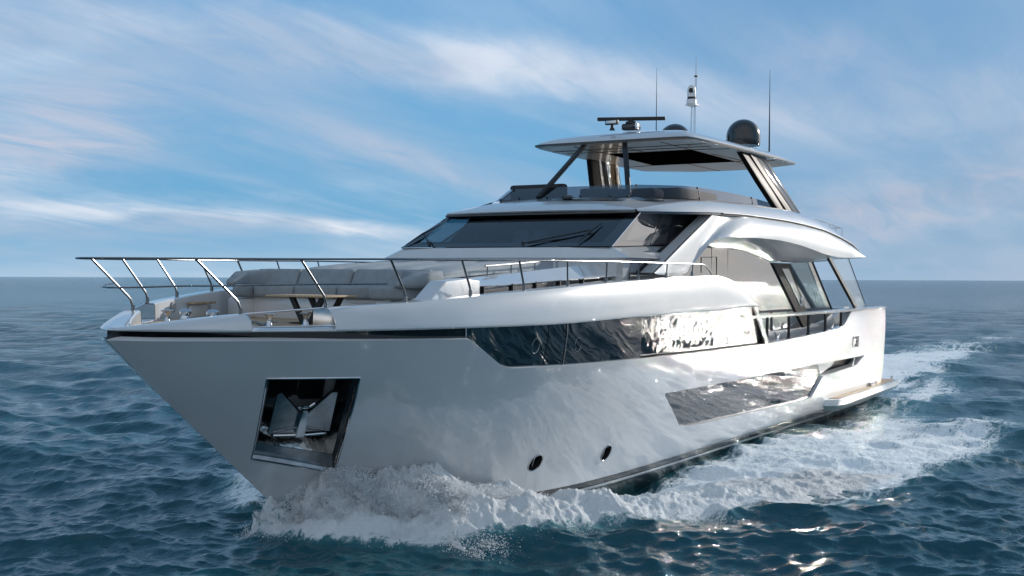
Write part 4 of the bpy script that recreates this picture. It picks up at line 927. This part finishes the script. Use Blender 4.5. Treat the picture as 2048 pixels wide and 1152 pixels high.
# underside with panel joints and skylight
b = B(); v = [b.bm.verts.new(p) for p in ringh(.972, 6.905)]; b.bm.faces.new(v); b.done('ceiling_panel', CREAM if 0 else pmat('ceiling_white', (.88, .86, .83), .3, coat=.6), ht, smooth=False)
cz = lambda x: 6.905
b = B(); b.prism([(16.1, -1.2, cz(16.1)-.004), (16.1, 1.0, cz(16.1)-.004), (19.3, 1.2, cz(19.3)-.004), (19.3, -1.15, cz(19.3)-.004)], (0, 0, -.006)); b.done('skylight', BLACK, ht, smooth=False).data.materials[0] = pmat('skylight_shade', (.004, .004, .005), .9, spec=0)
b = B()
for (p, q) in (((15.05, -2.0), (15.05, 2.0)), ((14.3, -1.2), (16.1, -1.2)), ((14.3, 1.0), (16.1, 1.0)), ((19.3, -1.15), (21.5, -1.15)), ((19.3, 0.2), (21.7, .2)), ((16.1, -1.2), (16.3, -2.1)), ((19.3, -1.15), (19.5, -2.15)), ((19.3, 1.2), (19.5, 2.15)), ((14.35, 0), (16.0, 0)), ((15.6, -1.9), (15.6, 1.9)), ((17.2, -1.3), (19.8, -1.42))):
    b.tube([(p[0], p[1], cz(p[0])-.003), (q[0], q[1], cz(q[0])-.003)], .008, 4)
b.done('ceiling_joint', BLACKM, ht, smooth=False)
for (x, y) in ((15.3, -1.5), (16.0, -1.75), (15.6, -.6), (15.2, .5)):
    B().lathe([(.045, -.012), (.045, .0), (.03, .004)], (x, y, cz(x)-.006), 12).done('downlight', WPLAST, ht)
# front struts
def strut(p, q, w, d, name, mat, par):
    p = Vector(p); q = Vector(q); ax = (q-p).normalized(); s = ax.cross(Vector((0, 1, 0))).normalized(); t = ax.cross(s).normalized(); b = B()
    b.prism([p+s*w+t*d, p+s*w-t*d, p-s*w-t*d, p-s*w+t*d], q-p, .008); return b.done(name, mat, par, angle=30)
strut((12.45, -1.30, 5.58), (14.15, -.38, 6.95), .035, .055, 'front_strut', SATIN, ht)
strut((11.95, .62, 5.55), (14.15, .62, 6.94), .035, .055, 'front_strut', SATIN, ht)
# aft arches
for y in (-1, 1):
    m2 = CHROME if y > 0 else BLACK
    yy = y
    def leg(xt0, xt1, xb0, xb1, dy, name, mat, th=.10, zt=6.93, zb=5.50):
        b = B(); b.prism([(xt0, yy*(2.13+dy), zt), (xt1, yy*(2.13+dy), zt+.01), ((xt1+xb1)/2+.06, yy*(2.38+dy), (zt+zb)/2), (xb1, yy*(2.68+dy), zb), (xb0, yy*(2.68+dy), zb), ((xt0+xb0)/2+.03, yy*(2.38+dy), (zt+zb)/2)], (0, -yy*th, 0), .012); return b.done(name, mat, ht, angle=30)
    st2 = pmat('rippled_chrome', (.55, .56, .57), .12, metal=1, bump=.02, bscale=4.5) if y > 0 else PGLASS
    leg(17.05, 17.50, 18.35, 18.92, -.02, 'arch_leg', FLATB, .14)
    leg(17.51, 17.64, 18.93, 19.10, .02, 'arch_leg', FLATB if y < 0 else st2, .18)
    leg(17.65, 17.90, 19.11, 19.45, .0, 'arch_leg', FLATB, .16)
    leg(17.91, 18.55, 19.46, 19.95, .0, 'arch_glass', PGLASS if y < 0 else st2, .05)
    leg(18.56, 18.75, 19.96, 20.15, .0, 'arch_leg', st2, .14)
# aft flybridge rail
b = B(); b.tube([(21.8, -2.4, 5.52), (23.2, -2.4, 5.46), (25.2, -2.35, 5.36), (25.3, 0, 5.36), (25.2, 2.35, 5.36)], .014, 6)
for x in (22.3, 23.0, 23.8, 24.5, 25.2): b.tube([(x, -2.38, float(tz_(min(x, 25.2)))-.02), (x, -2.38, float(np.interp(x, [21.8, 23.2, 25.2], [5.52, 5.46, 5.36])))], .010, 6)
b.done('aft_rail', CHROME, yacht)

# ---- roof gear
def rz_(x, y): return 7.24+(x-14)*.012+.1*(1-(y/2.2)**2)-(0 if abs(y) < 1 else (abs(y)-1)*.16)
rd = bpy.data.objects.new('radar', None); COL.objects.link(rd); rd.parent = yacht
B().box((15.3, 0, 7.62), (.10, 1.62, .085), .02, rot=(0, 0, .38)).done('scanner_bar', BLACKM, rd)
B().lathe([(.05, .30), (.06, .24), (.13, .22), (.14, .17), (.10, .15)], (15.3, 0, 7.33), 16).done('scanner_neck', BLACKM, rd)
B().box((15.3, 0, 7.42), (.30, .40, .16), .05, seg=3).done('motor_housing', BLACK, rd)
B().box((15.2, -.21, 7.42), (.22, .03, .13), .01).done('housing_face', CHROME, rd)
fl = bpy.data.objects.new('floodlight', None); COL.objects.link(fl); fl.parent = yacht
B().box((14.3, .02, 7.42), (.09, .32, .11), .015).done('lamp_body', BLACKM, fl)
B().box((14.252, .02, 7.42), (.01, .27, .075), .003).done('lens', CHROME, fl)
B().lathe([(.07, 0), (.04, .06), (.03, .14)], (14.32, .02, 7.24), 12).done('foot', BLACKM, fl)
for y in (-1.0, 1.0):
    prof = [(.44, 0), (.455, .05), (.46, .25)]+[(.46*math.cos(a), .25+.47*math.sin(a)) for a in np.linspace(.15, math.pi/2-.02, 10)]
    B().lathe(prof, (20.3, y, 7.42), 32).done('satellite_dome', DOME, yacht)
mast = bpy.data.objects.new('mast', None); COL.objects.link(mast); mast.parent = yacht
B().tube([(19.2, -.03, 7.3), (19.2, -.03, 8.35), (19.2, -.06, 9.2)], .028, 8).tube([(19.2, .09, 7.3), (19.2, .05, 8.45)], .020, 8).done('mast_pole', CHROME, mast)
B().lathe([(.05, 0), (.05, .035), (.03, .04)], (19.2, -.06, 9.20), 10).done('mast_light', BLACKM, mast)
B().tube([(19.2, -.06, 9.2), (19.2, -.06, 9.75)], .008, 5, radii=[.010, .004]).done('whip', BLACKM, mast)
B().box((19.05, -.02, 8.43), (.30, .28, .03), .01).done('camera_shelf', WPLAST, mast)
cb = B().lathe([(.135, 0), (.13, .11), (.115, .13)], (19.0, -.02, 8.45), 20).done('camera_base', WPLAST, mast)
B().lathe([(.112, 0), (.112, .06)], (19.0, -.02, 8.58), 20).done('camera_band', BLACKM, mast)
B().lathe([(.115, 0), (.115, .17), (.105, .24), (.08, .29), (.04, .32), (.001, .325)], (19.0, -.02, 8.64), 20).done('camera_head', WPLAST, mast)
B().lathe([(.065, -.02), (.065, .01), (.04, .012), (.001, .013)], (18.89, -.055, 8.80), 16, 'X').done('camera_eye', BLACKM, mast)
for (x, y, z0, z1) in ((20.5, -1.66, 7.25, 9.45), (20.5, 1.66, 7.25, 9.8)):
    B().tube([(x, y, z0), (x, y, z0+1.0), (x, y, z1)], .014, 6, radii=[.022, .014, .004]).done('whip_antenna', BLACKM, yacht)
for x in (16.1, 16.9): B().lathe([(.03, 0), (.03, .02), (.01, .03)], (x, -1.55, rz_(x, -1.55)-.12), 8).done('roof_stud', BLACKM, ht)

exec_sea = True
# ================================================================== SEA
def vhash(ix, iy, seed):
    n = (ix.astype(np.int64)*374761393 + iy.astype(np.int64)*668265263 + seed*1442695041) & 0xffffffff
    n = ((n ^ (n >> 13))*1274126177) & 0xffffffff; n = n ^ (n >> 16); return (n & 0xffffff)/float(0xffffff)
def vnoise(x, y, seed=0):
    ix = np.floor(x); iy = np.floor(y); fx = x-ix; fy = y-iy; fx = fx*fx*fx*(fx*(fx*6-15)+10); fy = fy*fy*fy*(fy*(fy*6-15)+10)
    ix = ix.astype(np.int64); iy = iy.astype(np.int64)
    a = vhash(ix, iy, seed); b = vhash(ix+1, iy, seed); c = vhash(ix, iy+1, seed); d = vhash(ix+1, iy+1, seed)
    return (a*(1-fx)+b*fx)*(1-fy)+(c*(1-fx)+d*fx)*fy
def fbm(x, y, oct=4, seed=0, gain=.5):
    s = 0; a = 1; t = 0
    for o in range(oct): s = s+a*vnoise(x*2**o+17.3*o, y*2**o-9.1*o, seed+o); t += a; a *= gain
    return s/t
H0 = CAM.z
def seg_field(X, Y, pts):
    """distance to a polyline and the interpolated per-point values"""
    best = np.full(X.shape, 1e9); val = [np.zeros(X.shape) for _ in range(len(pts[0])-2)]
    for p, q in zip(pts[:-1], pts[1:]):
        dx_, dy_ = q[0]-p[0], q[1]-p[1]; L2 = dx_*dx_+dy_*dy_; t = np.clip(((X-p[0])*dx_+(Y-p[1])*dy_)/L2, 0, 1)
        d = np.hypot(X-p[0]-t*dx_, Y-p[1]-t*dy_); m = d < best; best = np.where(m, d, best)
        for k in range(len(val)): val[k] = np.where(m, p[2+k]+(q[2+k]-p[2+k])*t, val[k])
    return best, val
# port bow wave crest: x, y, width, height, foam
CREST = [(2.8, -.15, .32, .2, .8), (3.2, -1.1, .65, .4, 1.0), (4.0, -2.1, .85, .60, 1.0), (5.2, -2.95, .85, .50, 1.0), (6.6, -3.65, .85, .40, 1.0), (8.2, -4.4, 1.1, .18, .95), (10.2, -5.1, 1.4, .12, .84), (13.0, -5.8, 1.9, .08, .76), (17, -6.3, 2.3, .09, .66), (21, -6.7, 2.5, .06, .52), (27, -7.4, 2.4, .03, .30), (36, -8.5, 2.4, .0, .1)]
CRESTS = [(a+.9, -b+.35, w_*.8, h_*.35, f_*.55) for a, b, w_, h_, f_ in CREST[1:]]
NEAR = [(6.0, -2.9, .8, .9), (8.0, -3.3, 1.1, .80), (11, -3.8, 1.7, .70), (15, -4.3, 2.2, .66), (20, -4.8, 2.2, .55), (26, -4.0, 1.6, .52), (33, -3.6, 1.6, .5), (44, -3.6, 1.8, .3), (60, -3.5, 2, .1)]
WAKE = [(27.5, 0, 2.6, 1.0), (33, 0, 3.0, .95), (42, 0, 3.4, .7), (60, 0, 4, .45), (110, 0, 6, .15)]
def sea_fields(X, Y):
    foam = np.zeros(X.shape); dz = np.zeros(X.shape)
    for C_ in (CREST, CRESTS):
        d, (w_, h_, f_) = seg_field(X, Y, C_); g = np.exp(-(d/w_)**2*1.2)
        dz += h_*np.exp(-(d/(w_*.75))**2); foam = np.maximum(foam, f_*g)
    for s_ in (1, -1):
        d, (w_, f_) = seg_field(X, Y*s_, NEAR); foam = np.maximum(foam, f_*np.exp(-(d/w_)**2))
    d, (w_, f_) = seg_field(X, Y, WAKE); foam = np.maximum(foam, f_*np.exp(-(d/w_)**2.0)); dz += .16*np.exp(-(d/w_)**2)*(X > 24)
    hd = np.abs(Y)-beam(X, 0*X); dz -= .34*np.exp(-((X-10.5)/3.2)**2)*np.exp(-(np.maximum(hd, 0)/.9)**2)
    return foam, dz
def make_sea():
    half = math.radians(36); nc = 940
    cdir = math.atan2(Fw.y, Fw.x)
    lo_ = -math.radians(82); ang = np.concatenate([np.linspace(lo_, -half, 420)[:-1], np.linspace(-half, half, nc), np.linspace(half, 2*math.pi+lo_, 130)[1:-1]])
    px = np.concatenate([np.linspace(1/6., 2, 26), np.linspace(2, 60, 130)[1:], np.linspace(60, 420, 560)[1:], np.linspace(420, 1500, 60)[1:]])
    rad = H0*1148./px; rad = rad[::-1]
    rad = np.concatenate([rad, [40000.]])
    A, Rr_ = np.meshgrid(ang, rad); X = CAM.x+Rr_*np.cos(A+cdir); Y = CAM.y+Rr_*np.sin(A+cdir)
    sp = np.gradient(rad)[:, None]*np.ones_like(A)
    foam, dz = sea_fields(X, Y)
    calm = 1-.35*np.clip(foam, 0, 1)
    Z = np.zeros(X.shape); DX = np.zeros(X.shape); DY = np.zeros(X.shape)
    rng = np.random.default_rng(11); wd = math.radians(196)
    for i in range(140):
        lam = .20*(13/.20)**(rng.random()**1.05); k = 2*math.pi/lam; th_ = wd+rng.normal()*(.5 if lam > 3 else .75)
        amp = .0062*lam**.78*(1.0 if lam < 2.5 else .72)
        fade = np.clip((lam/(sp*2.2))-1, 0, 1); ph = rng.random()*6.283
        gm_ = .55+.9*vnoise(X/(lam*5)+i*3.7, Y/(lam*5)-i*1.3, i)
        q = k*(X*math.cos(th_)+Y*math.sin(th_))+ph; a = amp*fade*gm_*calm
        Z += a*np.cos(q); DX -= .95*a*math.cos(th_)*np.sin(q); DY -= .95*a*math.sin(th_)*np.sin(q)
    near = sp < .35
    fz = np.zeros(X.shape); m = near & (foam > .08)
    xf, yf = X[m], Y[m]
    rough = .20*(fbm(xf*1.9, yf*1.9, 6, 3, .62)-.5)+.07*(1-np.abs(2*fbm(xf*4, yf*4, 4, 40, .6)-1))+.05*(fbm(xf*14, yf*14, 3, 70)-.5)
    fz[m] = rough*np.clip(foam[m], 0, 1)**1.2*(1+.4*(dz[m] > .12))*np.clip(1.15-.04*(xf-5), .6, 1)
    Z = Z+dz*(.75+.6*(fbm(X*.9, Y*.9, 3, 9)-.5)) + fz
    # keep water below deck openings: push down inside the hull
    V = np.stack([X+DX, Y+DY, Z], -1).reshape(-1, 3)
    nr, nc_ = X.shape; idx = np.arange(nr*nc_).reshape(nr, nc_); n2 = np.roll(idx, -1, axis=1)
    F = np.stack([idx[:-1], n2[:-1], n2[1:], idx[1:]], -1).reshape(-1, 4)
    me = bpy.data.meshes.new('sea'); me.vertices.add(len(V)); me.vertices.foreach_set('co', V.ravel()); me.loops.add(F.size); me.loops.foreach_set('vertex_index', F.ravel().astype(np.int32))
    me.polygons.add(len(F)); me.polygons.foreach_set('loop_start', np.arange(0, F.size, 4, dtype=np.int32)); me.polygons.foreach_set('use_smooth', np.ones(len(F), bool)); me.update(calc_edges=True)
    at = me.attributes.new('foam', 'FLOAT', 'POINT'); at.data.foreach_set('value', foam.ravel().astype(np.float32))
    o = bpy.data.objects.new('sea', me); COL.objects.link(o); o['kind'] = 'structure'; o['label'] = 'choppy dark blue sea reaching the horizon'
    # flip check
    if me.polygons[len(F)//2].normal.z < 0: me.flip_normals()
    m = bpy.data.materials.new('sea_water'); m.use_nodes = True; nt = m.node_tree; p = nt.nodes['Principled BSDF']; out = nt.nodes['Material Output']
    geo = nt.nodes.new('ShaderNodeNewGeometry'); pos = geo.outputs['Position']
    def nz(scale, det, rough=.55, sc_=(1, 1, 1), rot=0, dist=0):
        mp = nt.nodes.new('ShaderNodeMapping'); mp.inputs['Scale'].default_value = sc_; mp.inputs['Rotation'].default_value = (0, 0, rot); nt.links.new(pos, mp.inputs[0])
        n = nt.nodes.new('ShaderNodeTexNoise'); n.inputs['Scale'].default_value = scale; n.inputs['Detail'].default_value = det; n.inputs['Roughness'].default_value = rough; n.inputs['Distortion'].default_value = dist
        nt.links.new(mp.outputs[0], n.inputs[0]); return n.outputs[0]
    p.inputs['Base Color'].default_value = (.009, .072, .100, 1); p.inputs['Roughness'].default_value = .05; p.inputs['IOR'].default_value = 1.333
    bl = nz(.10, 3); 
    p.inputs['Specular IOR Level'].default_value = .5
    # bump: ripples near, swell-scale far
    vl = nt.nodes.new('ShaderNodeVectorMath'); vl.operation = 'DISTANCE'; nt.links.new(pos, vl.inputs[0]); vl.inputs[1].default_value = CAM
    dist = vl.outputs['Value']
    h1 = nz(4.5, 5, .55, (1, 1.3, 1), .3); h2 = nz(.55, 8, .62, (1, 1.7, 1), -.15, .2)
    farm = ss(nt, dist, 18, 110)
    hh = math_(nt, 'ADD', math_(nt, 'MULTIPLY', h1, .042), math_(nt, 'MULTIPLY', math_(nt, 'MULTIPLY', h2, farm), 0.8))
    bp = nt.nodes.new('ShaderNodeBump'); bp.inputs['Strength'].default_value = 1.0; bp.inputs['Distance'].default_value = 1.0; nt.links.new(hh, bp.inputs['Height']); nt.links.new(bp.outputs[0], p.inputs['Normal'])
    nt.links.new(math_(nt, 'ADD', math_(nt, 'MULTIPLY', ss(nt, dist, 40, 400), .03), .075), p.inputs['Roughness'])
    nt.links.new(math_(nt, 'SUBTRACT', .5, math_(nt, 'MULTIPLY', ss(nt, dist, 60, 500), .24)), p.inputs['Specular IOR Level'])
    # foam mask: lace from ridged noise, denser where the attribute is high
    fa = nt.nodes.new('ShaderNodeAttribute'); fa.attribute_name = 'foam'; fv = fa.outputs['Fac']
    r1 = nz(1.1, 8, .62, (.55, 1.5, 1), -.12, .9); rid = math_(nt, 'ABSOLUTE', math_(nt, 'SUBTRACT', r1, .5)); rid = math_(nt, 'SUBTRACT', 1.0, math_(nt, 'MULTIPLY', rid, 5.0))
    r2 = nz(4.2, 7, .66, (.7, 1.25, 1), -.1, 1.4); rid2 = math_(nt, 'SUBTRACT', 1.0, math_(nt, 'MULTIPLY', math_(nt, 'ABSOLUTE', math_(nt, 'SUBTRACT', r2, .5)), 6.0))
    lace = math_(nt, 'ADD', math_(nt, 'MULTIPLY', rid, .55), math_(nt, 'MULTIPLY', rid2, .45))
    big = nz(.35, 4, .5, (.5, 1.4, 1), -.1)
    val = math_(nt, 'ADD', math_(nt, 'ADD', math_(nt, 'MULTIPLY', fv, 1.70), math_(nt, 'MULTIPLY', lace, .52)), math_(nt, 'MULTIPLY', math_(nt, 'SUBTRACT', big, .5), .9))
    fm_ = ss(nt, val, 1.06, 1.36)
    fm_ = math_(nt, 'MULTIPLY', fm_, ss(nt, fv, .05, .25))
    aer = ss(nt, fv, .1, .9)   # aerated water turns paler and greener
    nt.links.new(mix(nt, aer, (.009, .070, .096), (.09, .27, .30)), p.inputs['Base Color'])
    fd = nt.nodes.new('ShaderNodeBsdfPrincipled'); fd.inputs['Base Color'].default_value = (.93, .95, .96, 1); fd.inputs['Roughness'].default_value = .6; fd.inputs['Subsurface Weight'].default_value = 0
    hf = math_(nt, 'ADD', math_(nt, 'MULTIPLY', nz(11, 8, .7), .05), math_(nt, 'MULTIPLY', lace, .02))
    b2 = nt.nodes.new('ShaderNodeBump'); b2.inputs['Strength'].default_value = 1.0; b2.inputs['Distance'].default_value = 1.0; nt.links.new(hf, b2.inputs['Height']); nt.links.new(b2.outputs[0], fd.inputs['Normal'])
    trn = nt.nodes.new('ShaderNodeBsdfTranslucent'); trn.inputs[0].default_value = (.88, .93, .95, 1); nt.links.new(b2.outputs[0], trn.inputs['Normal']); mt = nt.nodes.new('ShaderNodeMixShader'); mt.inputs[0].default_value = .30; nt.links.new(fd.outputs[0], mt.inputs[1]); nt.links.new(trn.outputs[0], mt.inputs[2])
    mx = nt.nodes.new('ShaderNodeMixShader'); nt.links.new(fm_, mx.inputs[0]); nt.links.new(p.outputs[0], mx.inputs[1]); nt.links.new(mt.outputs[0], mx.inputs[2]); nt.links.new(mx.outputs[0], out.inputs[0])
    me.materials.append(m); return o, m
SEA, SEAM = make_sea()

# ---- breaking bow wave: a thick curling sheet of foam peeling off the port bow
def bow_wave():
    Cn = np.array([(2.93, .0, .40, .05), (3.0, -.35, .62, .06), (3.45, -.80, .72, .08), (3.75, -1.08, .78, .10), (4.2, -1.38, .74, .12), (4.65, -1.56, .60, .15), (5.4, -1.85, .38, .18), (6.05, -2.1, .15, .20), (6.8, -2.5, -.08, .20), (8, -3.0, -.2, .18), (9.5, -3.6, -.2, .12), (11.5, -4.5, -.15, .07), (13, -5.1, -.12, .0)])
    Tn = np.array([(2.45, .12), (2.65, -.9), (2.9, -1.7), (3.3, -2.25), (3.65, -3.0), (4.4, -3.5), (5.3, -4.1), (6.3, -4.6), (7.1, -5.05), (8.4, -5.5), (9.8, -5.9), (12, -6.4), (13.5, -6.7)])
    n1, n2 = 1150, 230; sv = np.linspace(0, len(Cn)-1, n1); vv = np.linspace(0, 1, n2)
    I = lambda A, k: pch(range(len(A)), A[:, k])(sv)[:, None]
    cx_, cy_, cz_, pk = I(Cn, 0), I(Cn, 1), I(Cn, 2), I(Cn, 3); tx_, ty2 = I(Tn, 0), I(Tn, 1); v = vv[None, :]
    edge = 1+.22*(fbm(sv*2.2, sv*0, 4, 5)-.5)[:, None]*2
    vp = .16+.22*np.clip((cx_-5)/4, 0, 1)
    X = cx_+(tx_-cx_)*v*edge; Y = cy_+(ty2-cy_)*v*edge
    up = np.where(v < vp, (cz_+pk*np.sin(v/vp*math.pi/2)), 0); top = cz_+pk
    q = np.clip((v-vp)/(1-vp), 0, 1); dn = top*(1-q)**1.25*(1-.25*np.sin(q*math.pi))-.10*q**2
    Z = np.where(v < vp, up, dn); pl = .70+.75*fbm(sv*1.7, sv*0+3, 4, 21)[:, None]; Z = Z*np.where(Z > 0, pl, 1)
    # curl: crest leans outward
    lean = np.exp(-((v-vp-.10)/.16)**2)*np.clip(top, 0, 1)*.30; ox, oy = (tx_-cx_), (ty2-cy_); on = np.hypot(ox, oy); X += lean*ox/on; Y += lean*oy/on
    A = np.clip(.25+np.clip(Z, 0, 1)*1.4, 0, 1)*np.clip(v/.05, 0, 1)*np.clip((13.2-X)/3, .1, 1)
    px_, py_ = X*1.0+Z*.9, Y*1.0-Z*.7
    fr2 = np.clip((6.8-X)/2.6, .32, 1)
    d = .20*fr2*(fbm(px_*1.9, py_*2.4, 3, 31)-.5)+.14*fr2*(fbm(px_*5.2, py_*5.8, 5, 35, .68)-.5)+.03*(1-np.abs(2*fbm(px_*8, py_*8, 3, 45, .6)-1))-.015+.07*(fbm(px_*17, py_*17, 4, 55, .75)-.5)
    Z = Z+d*A*(1.3+.9*np.clip((5.2-X)/1.5, 0, 1)); dh = .12*(fbm(px_*6+40, py_*6, 3, 61)-.5)*A; X += dh; Y += .12*(fbm(px_*6, py_*6+40, 3, 66)-.5)*A
    fo = np.clip(.80+(.55+.9*np.clip((5-X)/1.5, 0, 1))*(fbm(px_*2.2, py_*2.2, 5, 81, .6)-.47)+.30*np.clip(Z, 0, 1)*np.clip((X-3.5)/2, .2, 1), .22, 1.0)*np.clip((1-v)/.22, .0, 1)**.5*np.clip((13.4-X)/5, 0, 1)**.6-.16*np.clip((X-6)/4, 0, 1)
    V = np.stack([X, Y, Z+0*X], -1).reshape(-1, 3); idx = np.arange(n1*n2).reshape(n1, n2)
    F = np.stack([idx[:-1, :-1], idx[:-1, 1:], idx[1:, 1:], idx[1:, :-1]], -1).reshape(-1, 4)[:, ::-1]
    me = bpy.data.meshes.new('bow_wave'); me.vertices.add(len(V)); me.vertices.foreach_set('co', V.ravel()); me.loops.add(F.size); me.loops.foreach_set('vertex_index', np.ascontiguousarray(F).ravel().astype(np.int32))
    me.polygons.add(len(F)); me.polygons.foreach_set('loop_start', np.arange(0, F.size, 4, dtype=np.int32)); me.polygons.foreach_set('use_smooth', np.ones(len(F), bool)); me.update(calc_edges=True)
    at = me.attributes.new('foam', 'FLOAT', 'POINT'); at.data.foreach_set('value', fo.ravel().astype(np.float32)); me.materials.append(SEAM)
    o = bpy.data.objects.new('bow_wave', me); COL.objects.link(o); o['kind'] = 'stuff'; o['label'] = 'white breaking bow wave curling off the near side of the bow'
    return X, Y, Z
BWX, BWY, BWZ = bow_wave()

# ---- spray thrown by the bow: thousands of droplets
def droplets(name, C, Rd, mat, lab):
    n = len(C); o8 = np.array([(1, 0, 0), (-1, 0, 0), (0, 1, 0), (0, -1, 0), (0, 0, 1), (0, 0, -1)], float)
    f8 = np.array([(0, 2, 4), (2, 1, 4), (1, 3, 4), (3, 0, 4), (2, 0, 5), (1, 2, 5), (3, 1, 5), (0, 3, 5)])
    st_ = 1+RNG.random((n, 1, 3))*.8; V = (C[:, None, :]+o8[None]*Rd[:, None, None]*st_).reshape(-1, 3); F = (f8[None]+6*np.arange(n)[:, None, None]).reshape(-1, 3)
    me = bpy.data.meshes.new(name); me.vertices.add(len(V)); me.vertices.foreach_set('co', V.ravel()); me.loops.add(F.size); me.loops.foreach_set('vertex_index', F.ravel().astype(np.int32))
    me.polygons.add(len(F)); me.polygons.foreach_set('loop_start', np.arange(0, F.size, 3, dtype=np.int32)); me.polygons.foreach_set('use_smooth', np.ones(len(F), bool)); me.update(calc_edges=True); me.materials.append(mat)
    o = bpy.data.objects.new(name, me); COL.objects.link(o); o['kind'] = 'stuff'; o['label'] = lab; return o
sm = bpy.data.materials.new('spray_water'); sm.use_nodes = True; sp_ = sm.node_tree.nodes['Principled BSDF']; sp_.inputs['Base Color'].default_value = (.90, .92, .94, 1); sp_.inputs['Roughness'].default_value = .4; _n = sm.node_tree; _t = _n.nodes.new('ShaderNodeBsdfTranslucent'); _t.inputs[0].default_value = (.95, .97, .98, 1); _m = _n.nodes.new('ShaderNodeMixShader'); _m.inputs[0].default_value = .5; _n.links.new(sp_.outputs[0], _m.inputs[1]); _n.links.new(_t.outputs[0], _m.inputs[2]); _n.links.new(_m.outputs[0], _n.nodes['Material Output'].inputs[0])
CR = np.array(CREST)
def crest_at(s):
    L = np.concatenate([[0], np.cumsum(np.hypot(*np.diff(CR[:, :2], axis=0).T))]); return [np.interp(s, L, CR[:, k]) for k in range(5)], L[-1]
def strands(nc, s0, s1, v0, v1, lift, per, rmin, rmax, spread):
    P = []; Q = []
    for _ in range(nc):
        i = int((s0+(s1-s0)*RNG.random()**1.2)*(BWX.shape[0]-1)); j = int((v0+(v1-v0)*RNG.random())*(BWX.shape[1]-1))
        o = np.array([BWX[i, j], BWY[i, j], BWZ[i, j]]); k = int(per*(.3+RNG.exponential())); L = lift*(.2+RNG.exponential()*.6)
        d = np.array([.25*RNG.normal()+.15, -.35-.35*RNG.random(), .75+.4*RNG.random()]); d /= np.linalg.norm(d)
        t = RNG.random(k)**.8*L; p = o+d*t[:, None]; p[:, 2] -= 1.1*t*t/max(L, .1)*.6; p += RNG.normal(size=(k, 3))*(spread*(.25+t/max(L, .05)))[:, None]
        P.append(p); Q.append(rmin+(rmax-rmin)*RNG.random(k)**3.2)
    P = np.concatenate(P); Q = np.concatenate(Q); hb = beam(P[:, 0], np.clip(P[:, 2], -1, 3)); bad = (P[:, 0] > 2.5) & (P[:, 1] > -hb-.01) & (P[:, 1] < hb+.01); zc = (1.25-.25*(P[:, 0]-3))*(.75+.25*RNG.random(len(P))); return P[~bad & (P[:, 2] < zc)], Q[~bad & (P[:, 2] < zc)]
S_ = [strands(800, .06, .62, .06, .6, .22, 50, .003, .010, .03), strands(1500, .34, .95, .02, .7, .13, 45, .0025, .009, .035), strands(700, .0, .9, .7, 1.0, .12, 60, .0025, .008, .09), strands(160, .12, .5, .05, .3, .55, 70, .003, .009, .05)]
c1_ = np.concatenate([q[0] for q in S_]); r1_ = np.concatenate([q[1] for q in S_])
droplets('bow_spray', c1_, r1_, sm, 'white spray thrown up along the near side of the bow')
